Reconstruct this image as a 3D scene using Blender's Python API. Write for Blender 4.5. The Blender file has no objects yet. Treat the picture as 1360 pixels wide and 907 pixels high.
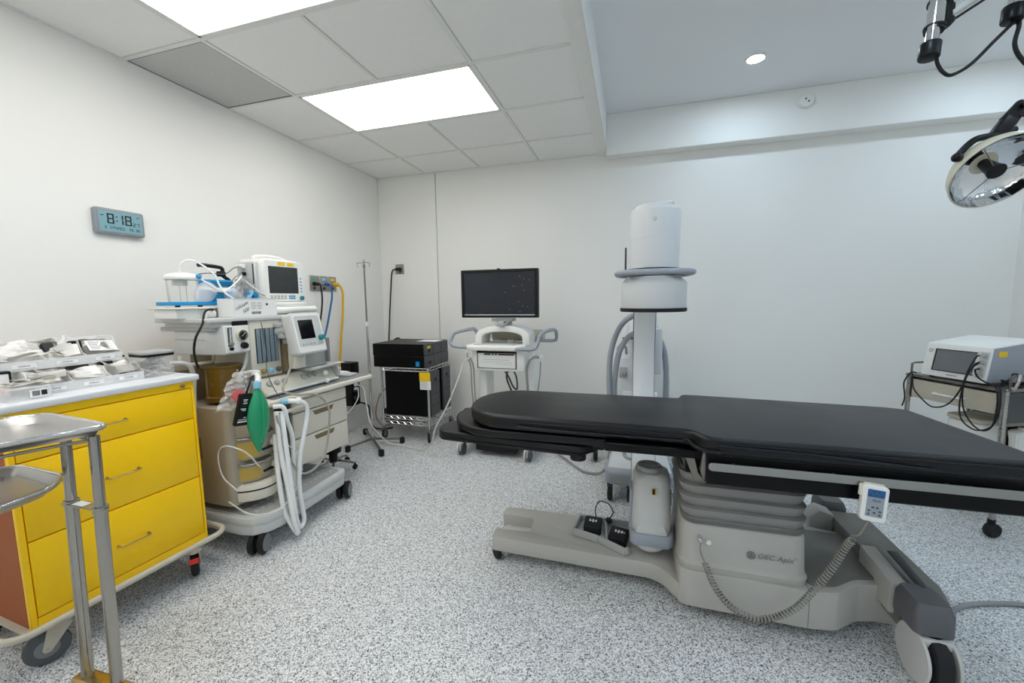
import bpy, bmesh, math, random
from mathutils import Vector, Matrix, Euler
from mathutils import geometry as mgeo

random.seed(7)
PI = math.pi
SC = bpy.context.scene
COL = SC.collection


def R(d):
    return math.radians(d)


# ------------------------------------------------------------------ materials
MATS = {}


def lin(h):
    h = h.lstrip('#')
    out = []
    for i in (0, 2, 4):
        c = int(h[i:i + 2], 16) / 255
        out.append(c / 12.92 if c <= 0.04045 else ((c + 0.055) / 1.055) ** 2.4)
    return (out[0], out[1], out[2], 1)


def mat(name, col, rough=0.5, metal=0.0, var=0.05, scale=18.0, bump=0.0, bscale=200.0, trans=0.0, ior=1.45, coat=0.0, aniso=0, alpha=1.0, rvar=0.08, spec=None):
    m = bpy.data.materials.new(name)
    m.use_nodes = True
    nt = m.node_tree
    b = nt.nodes['Principled BSDF']
    c = lin(col) if isinstance(col, str) else col
    tc = nt.nodes.new('ShaderNodeTexCoord')
    nz = nt.nodes.new('ShaderNodeTexNoise')
    nz.inputs['Scale'].default_value = scale
    nz.inputs['Detail'].default_value = 4
    nt.links.new(tc.outputs['Object'], nz.inputs['Vector'])
    mx = nt.nodes.new('ShaderNodeMixRGB')
    mx.inputs[1].default_value = (c[0] * (1 - var), c[1] * (1 - var), c[2] * (1 - var), 1)
    mx.inputs[2].default_value = (min(1, c[0] * (1 + var)), min(1, c[1] * (1 + var)), min(1, c[2] * (1 + var)), 1)
    nt.links.new(nz.outputs['Fac'], mx.inputs[0])
    nt.links.new(mx.outputs[0], b.inputs['Base Color'])
    mr = nt.nodes.new('ShaderNodeMapRange')
    mr.inputs['To Min'].default_value = max(0.01, rough - rvar)
    mr.inputs['To Max'].default_value = min(1, rough + rvar)
    nt.links.new(nz.outputs['Fac'], mr.inputs['Value'])
    nt.links.new(mr.outputs[0], b.inputs['Roughness'])
    b.inputs['Metallic'].default_value = metal
    b.inputs['IOR'].default_value = ior
    if trans:
        b.inputs['Transmission Weight'].default_value = trans
    if coat:
        b.inputs['Coat Weight'].default_value = coat
        b.inputs['Coat Roughness'].default_value = 0.1
    if alpha < 1:
        b.inputs['Alpha'].default_value = alpha
    if spec is not None:
        b.inputs['Specular IOR Level'].default_value = spec
    if bump:
        n2 = nt.nodes.new('ShaderNodeTexNoise')
        n2.inputs['Scale'].default_value = bscale
        n2.inputs['Detail'].default_value = 3
        nt.links.new(tc.outputs['Object'], n2.inputs['Vector'])
        bp = nt.nodes.new('ShaderNodeBump')
        bp.inputs['Strength'].default_value = bump
        bp.inputs['Distance'].default_value = 0.01
        nt.links.new(n2.outputs['Fac'], bp.inputs['Height'])
        nt.links.new(bp.outputs[0], b.inputs['Normal'])
    MATS[name] = m
    return m


def emit(name, col, strength):
    m = bpy.data.materials.new(name)
    m.use_nodes = True
    nt = m.node_tree
    nt.nodes.remove(nt.nodes['Principled BSDF'])
    e = nt.nodes.new('ShaderNodeEmission')
    e.inputs[0].default_value = lin(col) if isinstance(col, str) else col
    e.inputs[1].default_value = strength
    nt.links.new(e.outputs[0], nt.nodes['Material Output'].inputs[0])
    MATS[name] = m
    return m


# ------------------------------------------------------------------ mesh builder
def rrect(w, h, r, n=5, cx=0, cy=0):
    r = min(r, w / 2 - 1e-4, h / 2 - 1e-4)
    pts = []
    for (sx, sy, a0) in ((1, 1, 0), (-1, 1, 90), (-1, -1, 180), (1, -1, 270)):
        for k in range(n + 1):
            a = R(a0 + 90 * k / n)
            pts.append((cx + sx * (w / 2 - r) + r * math.cos(a), cy + sy * (h / 2 - r) + r * math.sin(a)))
    return pts


def spline(pts, n=6, closed=False):
    P = [Vector(p) for p in pts]
    if len(P) < 3:
        return P
    out = []
    N = len(P)
    rng = range(N) if closed else range(N - 1)
    for i in rng:
        if closed:
            p0, p1, p2, p3 = P[(i - 1) % N], P[i], P[(i + 1) % N], P[(i + 2) % N]
        else:
            p1, p2 = P[i], P[i + 1]
            p0 = P[i - 1] if i > 0 else p1 * 2 - p2
            p3 = P[i + 2] if i + 2 < N else p2 * 2 - p1
        for k in range(n):
            t = k / n
            t2, t3 = t * t, t * t * t
            out.append(0.5 * ((2 * p1) + (p2 - p0) * t + (2 * p0 - 5 * p1 + 4 * p2 - p3) * t2 + (3 * p1 - p0 - 3 * p2 + p3) * t3))
    if not closed:
        out.append(P[-1].copy())
    return out


class MB:
    def __init__(s):
        s.bm = bmesh.new()

    def _add(s, b, M=None):
        if M is not None:
            b.transform(M)
        me = bpy.data.meshes.new('tmp')
        b.to_mesh(me)
        b.free()
        s.bm.from_mesh(me)
        bpy.data.meshes.remove(me)
        return s

    def _bev(s, b, w, seg=2, ang=0.5):
        if w > 0:
            es = [e for e in b.edges if len(e.link_faces) == 2 and e.calc_face_angle(0) > ang]
            bmesh.ops.bevel(b, geom=es, offset=w, segments=seg, affect='EDGES', profile=0.5, clamp_overlap=True)

    def box(s, x0, x1, y0, y1, z0, z1, bev=0.0, seg=2, M=None):
        b = bmesh.new()
        bmesh.ops.create_cube(b, size=1)
        b.transform(Matrix.Translation(((x0 + x1) / 2, (y0 + y1) / 2, (z0 + z1) / 2)) @ Matrix.Diagonal((abs(x1 - x0), abs(y1 - y0), abs(z1 - z0), 1)))
        s._bev(b, bev, seg)
        return s._add(b, M)

    def prism(s, poly, z0, z1, bev=0.0, seg=2, M=None, top=None):
        """polygon in XY extruded along z; top = optional polygon for the upper ring"""
        b = bmesh.new()
        top = top or poly
        lo = [b.verts.new((p[0], p[1], z0)) for p in poly]
        hi = [b.verts.new((p[0], p[1], z1)) for p in top]
        n = len(poly)
        b.faces.new(lo[::-1])
        b.faces.new(hi)
        for i in range(n):
            b.faces.new((lo[i], lo[(i + 1) % n], hi[(i + 1) % n], hi[i]))
        bmesh.ops.recalc_face_normals(b, faces=b.faces)
        s._bev(b, bev, seg)
        return s._add(b, M)

    def prism_y(s, poly, y0, y1, bev=0.0, seg=2):
        """polygon (x,z) extruded along y"""
        return s.prism([(p[0], p[1]) for p in poly], y0, y1, bev, seg, Matrix(((1, 0, 0, 0), (0, 0, 1, 0), (0, 1, 0, 0), (0, 0, 0, 1))))

    def prism_x(s, poly, x0, x1, bev=0.0, seg=2):
        """polygon (y,z) extruded along x"""
        return s.prism([(p[0], p[1]) for p in poly], x0, x1, bev, seg, Matrix(((0, 0, 1, 0), (1, 0, 0, 0), (0, 1, 0, 0), (0, 0, 0, 1))))

    def rings(s, rs, cap=True, closed=False):
        b = bmesh.new()
        V = [[b.verts.new(p) for p in r] for r in rs]
        n = len(V[0])
        m = len(V)
        for i in range(m if closed else m - 1):
            A, B = V[i], V[(i + 1) % m]
            for j in range(n):
                b.faces.new((A[j], A[(j + 1) % n], B[(j + 1) % n], B[j]))
        if cap and not closed:
            b.faces.new(V[0][::-1])
            b.faces.new(V[-1])
        bmesh.ops.recalc_face_normals(b, faces=b.faces)
        return s._add(b)

    def tube(s, pts, r, seg=8, n=6, sm=True, closed=False, flat=1.0, rib=0.0, ribstep=0.0):
        P = spline(pts, n, closed) if sm else [Vector(p) for p in pts]
        if rib:
            # resample evenly and modulate the radius (corrugated hose)
            Q = [P[0]]
            acc = 0
            for a, c in zip(P[:-1], P[1:]):
                L = (c - a).length
                d = ribstep - acc
                while d <= L:
                    Q.append(a + (c - a) * (d / L))
                    d += ribstep
                acc = (L - (d - ribstep)) if L > 0 else acc
            P = Q
        N = len(P)
        rs = []
        up = None
        for i in range(N):
            if closed:
                t = P[(i + 1) % N] - P[i - 1]
            else:
                t = P[min(i + 1, N - 1)] - P[max(i - 1, 0)]
            if t.length < 1e-9:
                t = Vector((0, 0, 1))
            t.normalize()
            if up is None:
                up = Vector((0, 0, 1)) if abs(t.z) < 0.9 else Vector((1, 0, 0))
            u = t.cross(up)
            if u.length < 1e-6:
                u = t.orthogonal()
            u.normalize()
            v = u.cross(t).normalized()
            up = v
            rr = r[i * (len(r) - 1) // max(1, N - 1)] if isinstance(r, (list, tuple)) else r
            if rib:
                rr = rr * (1 + (rib if i % 2 else 0))
            rs.append([P[i] + u * (rr * math.cos(2 * PI * k / seg)) + v * (rr * flat * math.sin(2 * PI * k / seg)) for k in range(seg)])
        return s.rings(rs, True, closed)

    def cyl(s, p0, p1, r, r2=None, seg=24, bev=0.0):
        p0, p1 = Vector(p0), Vector(p1)
        b = bmesh.new()
        r2 = r if r2 is None else r2
        bmesh.ops.create_cone(b, cap_ends=True, segments=seg, radius1=r, radius2=r2, depth=(p1 - p0).length)
        s._bev(b, bev, 2, 0.9)
        q = Vector((0, 0, 1)).rotation_difference((p1 - p0).normalized())
        return s._add(b, Matrix.Translation((p0 + p1) / 2) @ q.to_matrix().to_4x4())

    def lathe(s, prof, c=(0, 0, 0), ax=(0, 0, 1), seg=32, sx=1, sy=1):
        q = Vector((0, 0, 1)).rotation_difference(Vector(ax).normalized()).to_matrix()
        rs = []
        for r, z in prof:
            r = max(r, 1e-4)
            rs.append([Vector(c) + q @ Vector((sx * r * math.cos(2 * PI * k / seg), sy * r * math.sin(2 * PI * k / seg), z)) for k in range(seg)])
        return s.rings(rs)

    def sphere(s, c, r, sc=(1, 1, 1), seg=16):
        b = bmesh.new()
        bmesh.ops.create_uvsphere(b, u_segments=seg, v_segments=max(6, seg // 2), radius=r)
        return s._add(b, Matrix.Translation(c) @ Matrix.Diagonal((sc[0], sc[1], sc[2], 1)))

    def torus(s, c, Rr, r, ax=(0, 0, 1), seg=28, sg=8):
        q = Vector((0, 0, 1)).rotation_difference(Vector(ax).normalized()).to_matrix()
        pts = [Vector(c) + q @ Vector((Rr * math.cos(2 * PI * k / seg), Rr * math.sin(2 * PI * k / seg), 0)) for k in range(seg)]
        return s.tube(pts, r, sg, sm=False, closed=True)

    def coil(s, pts, R0, r, turns, seg=6, per=10):
        P = spline(pts, 10)
        L = [0]
        for a, c in zip(P[:-1], P[1:]):
            L.append(L[-1] + (c - a).length)
        N = turns * per
        out = []
        j = 0
        up = Vector((0, 1, 0))
        for i in range(N + 1):
            d = L[-1] * i / N
            while j < len(L) - 2 and L[j + 1] < d:
                j += 1
            t = (P[j + 1] - P[j])
            f = (d - L[j]) / max(1e-9, L[j + 1] - L[j])
            p = P[j] + t * f
            t.normalize()
            u = t.cross(up).normalized()
            v = u.cross(t)
            a = 2 * PI * i / per
            out.append(p + u * R0 * math.cos(a) + v * R0 * math.sin(a))
        return s.tube(out, r, seg, sm=False)

    def quadgrid(s, fn, nu, nv, thick=0.0):
        b = bmesh.new()
        V = [[b.verts.new(fn(i / nu, j / nv)) for j in range(nv + 1)] for i in range(nu + 1)]
        for i in range(nu):
            for j in range(nv):
                b.faces.new((V[i][j], V[i + 1][j], V[i + 1][j + 1], V[i][j + 1]))
        if thick:
            bmesh.ops.solidify(b, geom=b.faces[:], thickness=thick)
        return s._add(b)

    def xf(s, M):
        s.bm.transform(M)
        return s

    def text(s, txt, size, M, depth=0.0006, align='CENTER', italic=0.0, bold=0.0):
        cu = bpy.data.curves.new('t', 'FONT')
        cu.body = txt
        cu.size = size
        cu.align_x = align
        cu.align_y = 'CENTER'
        cu.extrude = depth
        cu.shear = italic
        cu.offset = bold
        cu.resolution_u = 3
        o = bpy.data.objects.new('t', cu)
        COL.objects.link(o)
        dg = bpy.context.evaluated_depsgraph_get()
        me = bpy.data.meshes.new_from_object(o.evaluated_get(dg))
        me.transform(M)
        s.bm.from_mesh(me)
        bpy.data.objects.remove(o)
        bpy.data.curves.remove(cu)
        bpy.data.meshes.remove(me)
        return s


def basis(o, x, y):
    """matrix with local X along x, local Y along y, origin o"""
    x = Vector(x).normalized()
    y = Vector(y).normalized()
    z = x.cross(y).normalized()
    y = z.cross(x)
    return Matrix(((x.x, y.x, z.x, o[0]), (x.y, y.y, z.y, o[1]), (x.z, y.z, z.z, o[2]), (0, 0, 0, 1)))


# ------------------------------------------------------------------ objects
def mk(name, mb, m, smooth=40):
    me = bpy.data.meshes.new(name)
    mb.bm.to_mesh(me)
    mb.bm.free()
    me.materials.append(MATS[m])
    if smooth:
        me.polygons.foreach_set('use_smooth', [True] * len(me.polygons))
        me.set_sharp_from_angle(angle=R(smooth))
    o = bpy.data.objects.new(name, me)
    COL.objects.link(o)
    return o


def tag(o, label, cat, group=None, kind=None):
    if label:
        o['label'] = label
    if cat:
        o['category'] = cat
    if group:
        o['group'] = group
    if kind:
        o['kind'] = kind
    return o


def thing(name, label, cat, loc=(0, 0, 0), deg=0, group=None):
    o = bpy.data.objects.new(name, None)
    o.empty_display_size = 0.05
    COL.objects.link(o)
    o.location = loc
    o.rotation_euler = (0, 0, R(deg))
    return tag(o, label, cat, group)


def part(name, mb, m, par, world=False, label=None, smooth=40, root=None):
    """a part (or sub-part) mesh; coordinates are those of the top-level thing, or the world's"""
    top = par
    while top.parent is not None:
        top = top.parent
    if world:
        M = Matrix.Translation(top.location) @ Matrix.Rotation(top.rotation_euler.z, 4, 'Z')
        mb.xf(M.inverted())
    o = mk(name, mb, m, smooth)
    o.parent = par
    if label:
        o['label'] = label
    return o


def single(name, mb, m, label, cat, group=None, smooth=40):
    """a thing that is one mesh, given in world coordinates"""
    vs = [v.co for v in mb.bm.verts]
    c = Vector(((min(v.x for v in vs) + max(v.x for v in vs)) / 2, (min(v.y for v in vs) + max(v.y for v in vs)) / 2, min(v.z for v in vs)))
    mb.xf(Matrix.Translation(-c))
    o = mk(name, mb, m, smooth)
    o.location = c
    return tag(o, label, cat, group)


def struct(name, mb, m, smooth=30):
    o = mk(name, mb, m, smooth)
    o['kind'] = 'structure'
    return o


def copy_tree(o, parent=None):
    c = o.copy()
    COL.objects.link(c)
    c.parent = parent
    for ch in o.children:
        copy_tree(ch, c)
    return c


def smoothpoly(pts, r=0.03, n=4):
    out = []
    N = len(pts)
    for i in range(N):
        a, b, c = Vector(pts[i - 1]), Vector(pts[i]), Vector(pts[(i + 1) % N])
        d1, d2 = (a - b), (c - b)
        rr = min(r, d1.length * .45, d2.length * .45)
        p, q = b + d1.normalized() * rr, b + d2.normalized() * rr
        for k in range(n + 1):
            t = k / n
            v = p * (1 - t) ** 2 + b * 2 * t * (1 - t) + q * t * t
            out.append((v.x, v.y))
    return out


def outset(poly, d):
    """offset a counter-clockwise outline inwards by d"""
    n = len(poly)
    out = []
    for i in range(n):
        a, b, c = Vector(poly[i - 1]), Vector(poly[i]), Vector(poly[(i + 1) % n])
        e1, e2 = (b - a), (c - b)
        n1 = Vector((e1.y, -e1.x)).normalized()
        n2 = Vector((e2.y, -e2.x)).normalized()
        m = (n1 + n2)
        if m.length < 1e-6:
            m = n1
        m.normalize()
        k = 1 / max(0.5, m.dot(n1))
        out.append(b - m * d * k)
    return out

# ------------------------------------------------------------------ material list
mat('wall_paint', '#ecebe7', 0.55, var=0.015, scale=3, bump=0.05, bscale=300)
mat('wall_shadow_gap', '#b5b3ac', 0.7)
mat('ceiling_tile', '#f2f1ee', 0.85, var=0.03, scale=60, bump=0.25, bscale=350)
mat('ceiling_paint', '#e8eaeb', 0.7, var=0.015, scale=3)
mat('grid_white', '#e6e5e1', 0.45)
mat('white_plastic', '#e8e8e4', 0.38, var=0.02)
mat('cream_plastic', '#d9d4c5', 0.42, var=0.03)
mat('tan_plastic', '#a59b88', 0.42, var=0.05, scale=6)
mat('tan_dark', '#7a6c52', 0.45, var=0.06)
mat('grey_plastic', '#a9aaa8', 0.42, var=0.03)
mat('pale_grey', '#c6c7c5', 0.42, var=0.03)
mat('mid_grey', '#7c7f82', 0.45, var=0.04)
mat('dark_grey', '#46484b', 0.45, var=0.05)
mat('table_grey', '#b3b1ab', 0.36, var=0.05, scale=5)
mat('table_grey_shaded', '#6d6b66', 0.42, var=0.06, scale=5)  # table grey with the shade beneath the tabletop put into the colour
mat('cap_grey', '#5d5e62', 0.5, var=0.06)
mat('bellows_grey', '#8c8b89', 0.5, var=0.06, scale=6)
mat('blue_grey', '#989fa8', 0.4, var=0.03)
mat('carm_white', '#d3d6d8', 0.33, var=0.02)
mat('black_plastic', '#0d0d0f', 0.38, var=0.15, spec=0.35)
mat('black_rubber', '#18181a', 0.7, var=0.15)
mat('vinyl', '#0e0f13', 0.38, var=0.12, scale=4, bump=0.03, bscale=60, spec=0.42)
mat('black_steel', '#070708', 0.42, var=0.2, spec=0.25)
mat('screen_black', '#07080b', 0.12, var=0.1, coat=0.3)
mat('screen_grey', '#3d3f40', 0.22, var=0.15)
mat('screen_dim', '#6d7174', 0.3, var=0.05)
mat('steel', '#b3b0aa', 0.28, 1.0, var=0.06, scale=30, rvar=0.1)
mat('steel_tray', '#c2c0bd', 0.34, 1.0, var=0.05, scale=25, rvar=0.1)
mat('steel_dark', '#8c8780', 0.38, 1.0, var=0.12, scale=40)
mat('steel_post', '#a8a49d', 0.2, 1.0, var=0.1, scale=50, rvar=0.06)
mat('chrome', '#d8d8d8', 0.1, 1.0, var=0.02, rvar=0.04)
mat('brass', '#c4ad78', 0.3, 1.0, var=0.1)
mat('mirror', '#dcdfe2', 0.06, 1.0, var=0.02, scale=4, rvar=0.02)
mat('rail_metal', '#a5a39f', 0.34, 1.0, var=0.05)
mat('yellow_paint', '#ffcc00', 0.36, var=0.02, scale=5)
mat('yellow_shaded', '#9c4c00', 0.45, var=0.08, scale=8)  # cart yellow with the shade on its side put into the colour
mat('worktop_white', '#d7d9dd', 0.38, var=0.02)
mat('beige_metal', '#bdb6a6', 0.42, var=0.05)
mat('wheel_grey', '#54575a', 0.6, var=0.08)
mat('red_plastic', '#d8352c', 0.45)
mat('clear_plastic', (0.93, 0.95, 0.95, 1), 0.12, var=0.01, trans=0.9, ior=1.15, alpha=0.55)
mat('frosted_plastic', '#ffffff', 0.3, var=0.02, alpha=0.38)
mat('jar_clear', '#ffffff', 0.15, var=0.01, alpha=0.2)
mat('bin_plastic', '#fbfcfc', 0.25, var=0.02, alpha=0.5)
mat('screen_blue', '#131925', 0.22, var=0.3, scale=5, coat=0.2)
mat('milky_tube', '#f4f6f6', 0.3, var=0.02, alpha=0.88)
mat('paper', '#eceae6', 0.6, var=0.04, scale=40)
mat('paper_label', '#f2f2f0', 0.6, var=0.02)
mat('foil', '#c9c7c0', 0.35, var=0.1, scale=60, metal=0.3)
mat('ink', '#1d1d20', 0.6)
mat('ink_grey', '#55585c', 0.6)
mat('amber', '#69501c', 0.25, var=0.15, scale=30)
mat('amber_light', '#b79b4c', 0.4, var=0.1, scale=30)
mat('green_bag', '#1c9465', 0.4, var=0.08, scale=14, coat=0.2)
mat('green_light', '#3fae78', 0.5)
mat('blue_plastic', '#1b8cc4', 0.35, var=0.05)
mat('blue_light', '#8cc4e2', 0.35, var=0.05)
mat('teal_knob', '#17808c', 0.35)
mat('yellow_hose', '#d9a80e', 0.4, var=0.05)
mat('blue_hose', '#1f5f9a', 0.45)
mat('yellow_label', '#f0c419', 0.5)
mat('red_bag', '#d9656a', 0.5, var=0.05)
mat('carton', '#e9e8e6', 0.55, var=0.02)
mat('lcd', '#7fa7b0', 0.35, var=0.03, scale=12)
mat('lcd_frame', '#8d9499', 0.35)
mat('outlet_grey', '#9b9a96', 0.35, 0.6, var=0.05)
mat('cable_white', '#d3d3cf', 0.45)
mat('cable_brown', '#a08358', 0.5)
mat('cable_grey', '#8e8f90', 0.5)
mat('glass_blue', '#7f8f99', 0.2, var=0.1, scale=40)
mat('tan_hose', '#a8a297', 0.45)
mat('coil_grey', '#8d8a83', 0.45)
mat('red_ring', '#cfc6ae', 0.35, 0.2)
mat('cream_enamel', '#d8d2bd', 0.35, var=0.03)
emit('panel_light', (1.0, 0.982, 0.95, 1), 6.7)
emit('spot_light', (0.66, 0.83, 1.0, 1), 235)


def floor_mat():
    m = bpy.data.materials.new('speckled_vinyl')
    m.use_nodes = True
    nt = m.node_tree
    b = nt.nodes['Principled BSDF']
    tc = nt.nodes.new('ShaderNodeTexCoord')

    def vor(scale, stops, seedoff):
        mp = nt.nodes.new('ShaderNodeMapping')
        mp.inputs['Location'].default_value = (seedoff, seedoff * 1.7, 0)
        nt.links.new(tc.outputs['Object'], mp.inputs[0])
        # jitter so that the chips are ragged
        nz = nt.nodes.new('ShaderNodeTexNoise')
        nz.inputs['Scale'].default_value = scale * 1.3
        nz.inputs['Detail'].default_value = 1
        nt.links.new(mp.outputs[0], nz.inputs['Vector'])
        ad = nt.nodes.new('ShaderNodeMixRGB')
        ad.blend_type = 'ADD'
        ad.inputs[0].default_value = 1.1 / scale
        nt.links.new(mp.outputs[0], ad.inputs[1])
        nt.links.new(nz.outputs['Color'], ad.inputs[2])
        v = nt.nodes.new('ShaderNodeTexVoronoi')
        v.voronoi_dimensions = '2D'
        v.inputs['Scale'].default_value = scale
        nt.links.new(ad.outputs[0], v.inputs['Vector'])
        sp = nt.nodes.new('ShaderNodeSeparateColor')
        nt.links.new(v.outputs['Color'], sp.inputs[0])
        r = nt.nodes.new('ShaderNodeValToRGB')
        r.color_ramp.interpolation = 'CONSTANT'
        els = r.color_ramp.elements
        while len(els) < len(stops):
            els.new(0.5)
        for e, (p, c) in zip(els, stops):
            e.position = p
            e.color = c if len(c) == 4 else lin(c)
        nt.links.new(sp.outputs[0], r.inputs[0])
        return r
    a = vor(300, [(0, '#15171a'), (0.06, '#6a6e72'), (0.12, '#a5a9ac'), (0.25, '#d3d5d7'), (0.5, '#ececec'), (0.8, '#f8f8f7')], 0)
    c = vor(170, [(0, '#4a4e51'), (0.035, '#a5aaad'), (0.12, '#dfe1e3'), (0.5, '#f6f6f6')], 3.1)
    mx = nt.nodes.new('ShaderNodeMixRGB')
    mx.blend_type = 'MULTIPLY'
    mx.inputs[0].default_value = 0.62
    nt.links.new(a.outputs[0], mx.inputs[1])
    nt.links.new(c.outputs[0], mx.inputs[2])
    nt.links.new(mx.outputs[0], b.inputs['Base Color'])
    b.inputs['Roughness'].default_value = 0.42
    MATS['speckled_vinyl'] = m


floor_mat()


def grille_mat():
    m = bpy.data.materials.new('perforated_grille')
    m.use_nodes = True
    nt = m.node_tree
    b = nt.nodes['Principled BSDF']
    tc = nt.nodes.new('ShaderNodeTexCoord')
    v = nt.nodes.new('ShaderNodeTexVoronoi')
    v.voronoi_dimensions = '2D'
    v.inputs['Scale'].default_value = 105
    v.inputs['Randomness'].default_value = 0.0
    nt.links.new(tc.outputs['Object'], v.inputs['Vector'])
    r = nt.nodes.new('ShaderNodeValToRGB')
    r.color_ramp.elements[0].position = 0.36
    r.color_ramp.elements[0].color = lin('#8b8b8a')
    r.color_ramp.elements[1].position = 0.42
    r.color_ramp.elements[1].color = lin('#e2e1de')
    nt.links.new(v.outputs['Distance'], r.inputs[0])
    nt.links.new(r.outputs[0], b.inputs['Base Color'])
    b.inputs['Roughness'].default_value = 0.5
    MATS['perforated_grille'] = m


grille_mat()

# ------------------------------------------------------------------ room shell (origin: back-left floor corner, room towards -y)
XR, YF = 5.44, -6.3          # right wall, front wall (behind the camera)
ZC, ZR = 2.62, 2.915         # tile ceiling, raised plaster ceiling
XE = 2.40                    # edge of the tile ceiling
T = 0.6096
GX = [0.0, 0.5795, 0.5795 + T, 0.5795 + 2 * T, XE]
GY = [0.0] + [-0.5125 - k * T for k in range(10)]
GY = [g for g in GY if g > YF + 0.1] + [YF]

struct('floor', MB().box(-0.1, XR + 0.1, YF - 0.1, 0.1, -0.1, 0), 'speckled_vinyl')
struct('wall_left', MB().box(-0.12, 0, YF - 0.1, 0.1, 0, 2.95), 'wall_paint')
struct('wall_right', MB().box(XR, XR + 0.12, YF - 0.1, 0.1, 0, 3.0), 'wall_paint')
struct('wall_front', MB().box(0, XR, YF - 0.12, YF, 0, 3.0), 'wall_paint')
struct('wall_back', MB().box(0, XR, 0, 0.12, 0, 3.0).box(0, 0.69, -0.012, 0.0, 0, ZC, 0.003, 1), 'wall_paint')
struct('trim_1', MB().box(0.690, 0.696, -0.0045, 0.001, 0, ZC), 'wall_shadow_gap')
struct('wall_soffit', MB().box(XE + 0.05, XR, -0.13, 0.0, 2.565, ZR, 0.004, 1), 'wall_paint')
struct('wall_bulkhead', MB().box(XE, XE + 0.05, YF, 0, ZC + 0.004, ZR + 0.02), 'ceiling_paint')

VENT = (0, 3)                 # column, row of the grille
LIGHTS = [((1, 2), 2), ((1, 2), 4), ((1, 2), 6), ((1, 2), 8)]
tiles = MB()
tiles.box(0, XE, YF, 0, ZC + 0.03, ZC + 0.08)
for i in range(len(GX) - 1):
    for j in range(len(GY) - 1):
        if (i, j) == VENT or any(i in c and j == r for c, r in LIGHTS):
            continue
        if GX[i + 1] - GX[i] < 0.05 or GY[j] - GY[j + 1] < 0.05:
            continue
        tiles.box(GX[i] + 0.012, GX[i + 1] - 0.012, GY[j + 1] + 0.012, GY[j] - 0.012, ZC + 0.005, ZC + 0.03, 0.004, 1)
struct('ceiling', tiles, 'ceiling_tile')
struct('ceiling_raised', MB().box(XE + 0.05, XR, YF, 0, ZR, ZR + 0.08), 'ceiling_paint')
g = MB()
for i, x in enumerate(GX[1:-1]):
    for j in range(len(GY) - 1):
        if i == 1 and any(j == r for c, r in LIGHTS):
            continue
        g.box(x - 0.011, x + 0.011, GY[j + 1] + 0.011, GY[j] - (0.011 if j else 0), ZC, ZC + 0.02)
g.box(0, 0.018, YF, 0, ZC, ZC + 0.02)
for k, y in enumerate(GY[:-1]):
    a, b_ = (y - 0.018, y) if k == 0 else (y - 0.011, y + 0.011)
    g.box(0.018, XE - 0.03, a, b_, ZC + 0.0005, ZC + 0.019)
struct('trim_2', g, 'grid_white')
struct('trim_3', MB().box(XE - 0.032, XE + 0.052, YF, -0.001, ZC - 0.012, ZC + 0.004, 0.003, 1).box(XE + 0.046, XE + 0.058, YF, -0.131, ZC - 0.012, ZC + 0.03, 0.002, 1), 'grid_white')

# air grille
v = MB().box(GX[0] + 0.02, GX[1] - 0.012, GY[4] + 0.012, GY[3] - 0.012, ZC + 0.004, ZC + 0.012)
vt = thing('ceiling_vent', 'grey perforated air grille set in the tile ceiling beside the left wall', 'vent', ((GX[0] + GX[1]) / 2, (GY[3] + GY[4]) / 2, ZC))
part('grille', v, 'perforated_grille', vt, True)
part('frame', MB().box(GX[0] + 0.019, GX[1] - 0.011, GY[3] - 0.016, GY[3] - 0.011, ZC, ZC + 0.014).box(GX[0] + 0.019, GX[1] - 0.011, GY[4] + 0.011, GY[4] + 0.016, ZC, ZC + 0.014).box(GX[0] + 0.018, GX[0] + 0.023, GY[4] + 0.011, GY[3] - 0.011, ZC, ZC + 0.014).box(GX[1] - 0.016, GX[1] - 0.011, GY[4] + 0.011, GY[3] - 0.011, ZC, ZC + 0.014), 'mid_grey', vt, True)

LL = ['bright recessed ceiling light panel nearest the back wall', 'bright recessed ceiling light panel beside the air grille, cut by the top of the photo',
      'recessed ceiling light panel above the camera', 'recessed ceiling light panel farthest behind the camera']
for k, (c, r) in enumerate(LIGHTS):
    x0, x1, y0, y1 = GX[1] + 0.012, GX[3] - 0.012, GY[r + 1] + 0.012, GY[r] - 0.012
    t = thing('ceiling_light', LL[k], 'ceiling light', ((x0 + x1) / 2, (y0 + y1) / 2, ZC), 0, 'recessed panels in the tile ceiling')
    part('diffuser', MB().box(x0 + 0.012, x1 - 0.012, y0 + 0.012, y1 - 0.012, ZC + 0.006, ZC + 0.012), 'panel_light', t, True)
    f = MB().box(x0, x1, y0, y0 + 0.014, ZC + 0.001, ZC + 0.02).box(x0, x1, y1 - 0.014, y1, ZC + 0.001, ZC + 0.02).box(x0, x0 + 0.014, y0, y1, ZC + 0.001, ZC + 0.02).box(x1 - 0.014, x1, y0, y1, ZC + 0.001, ZC + 0.02)
    part('frame', f, 'grid_white', t, True)

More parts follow.
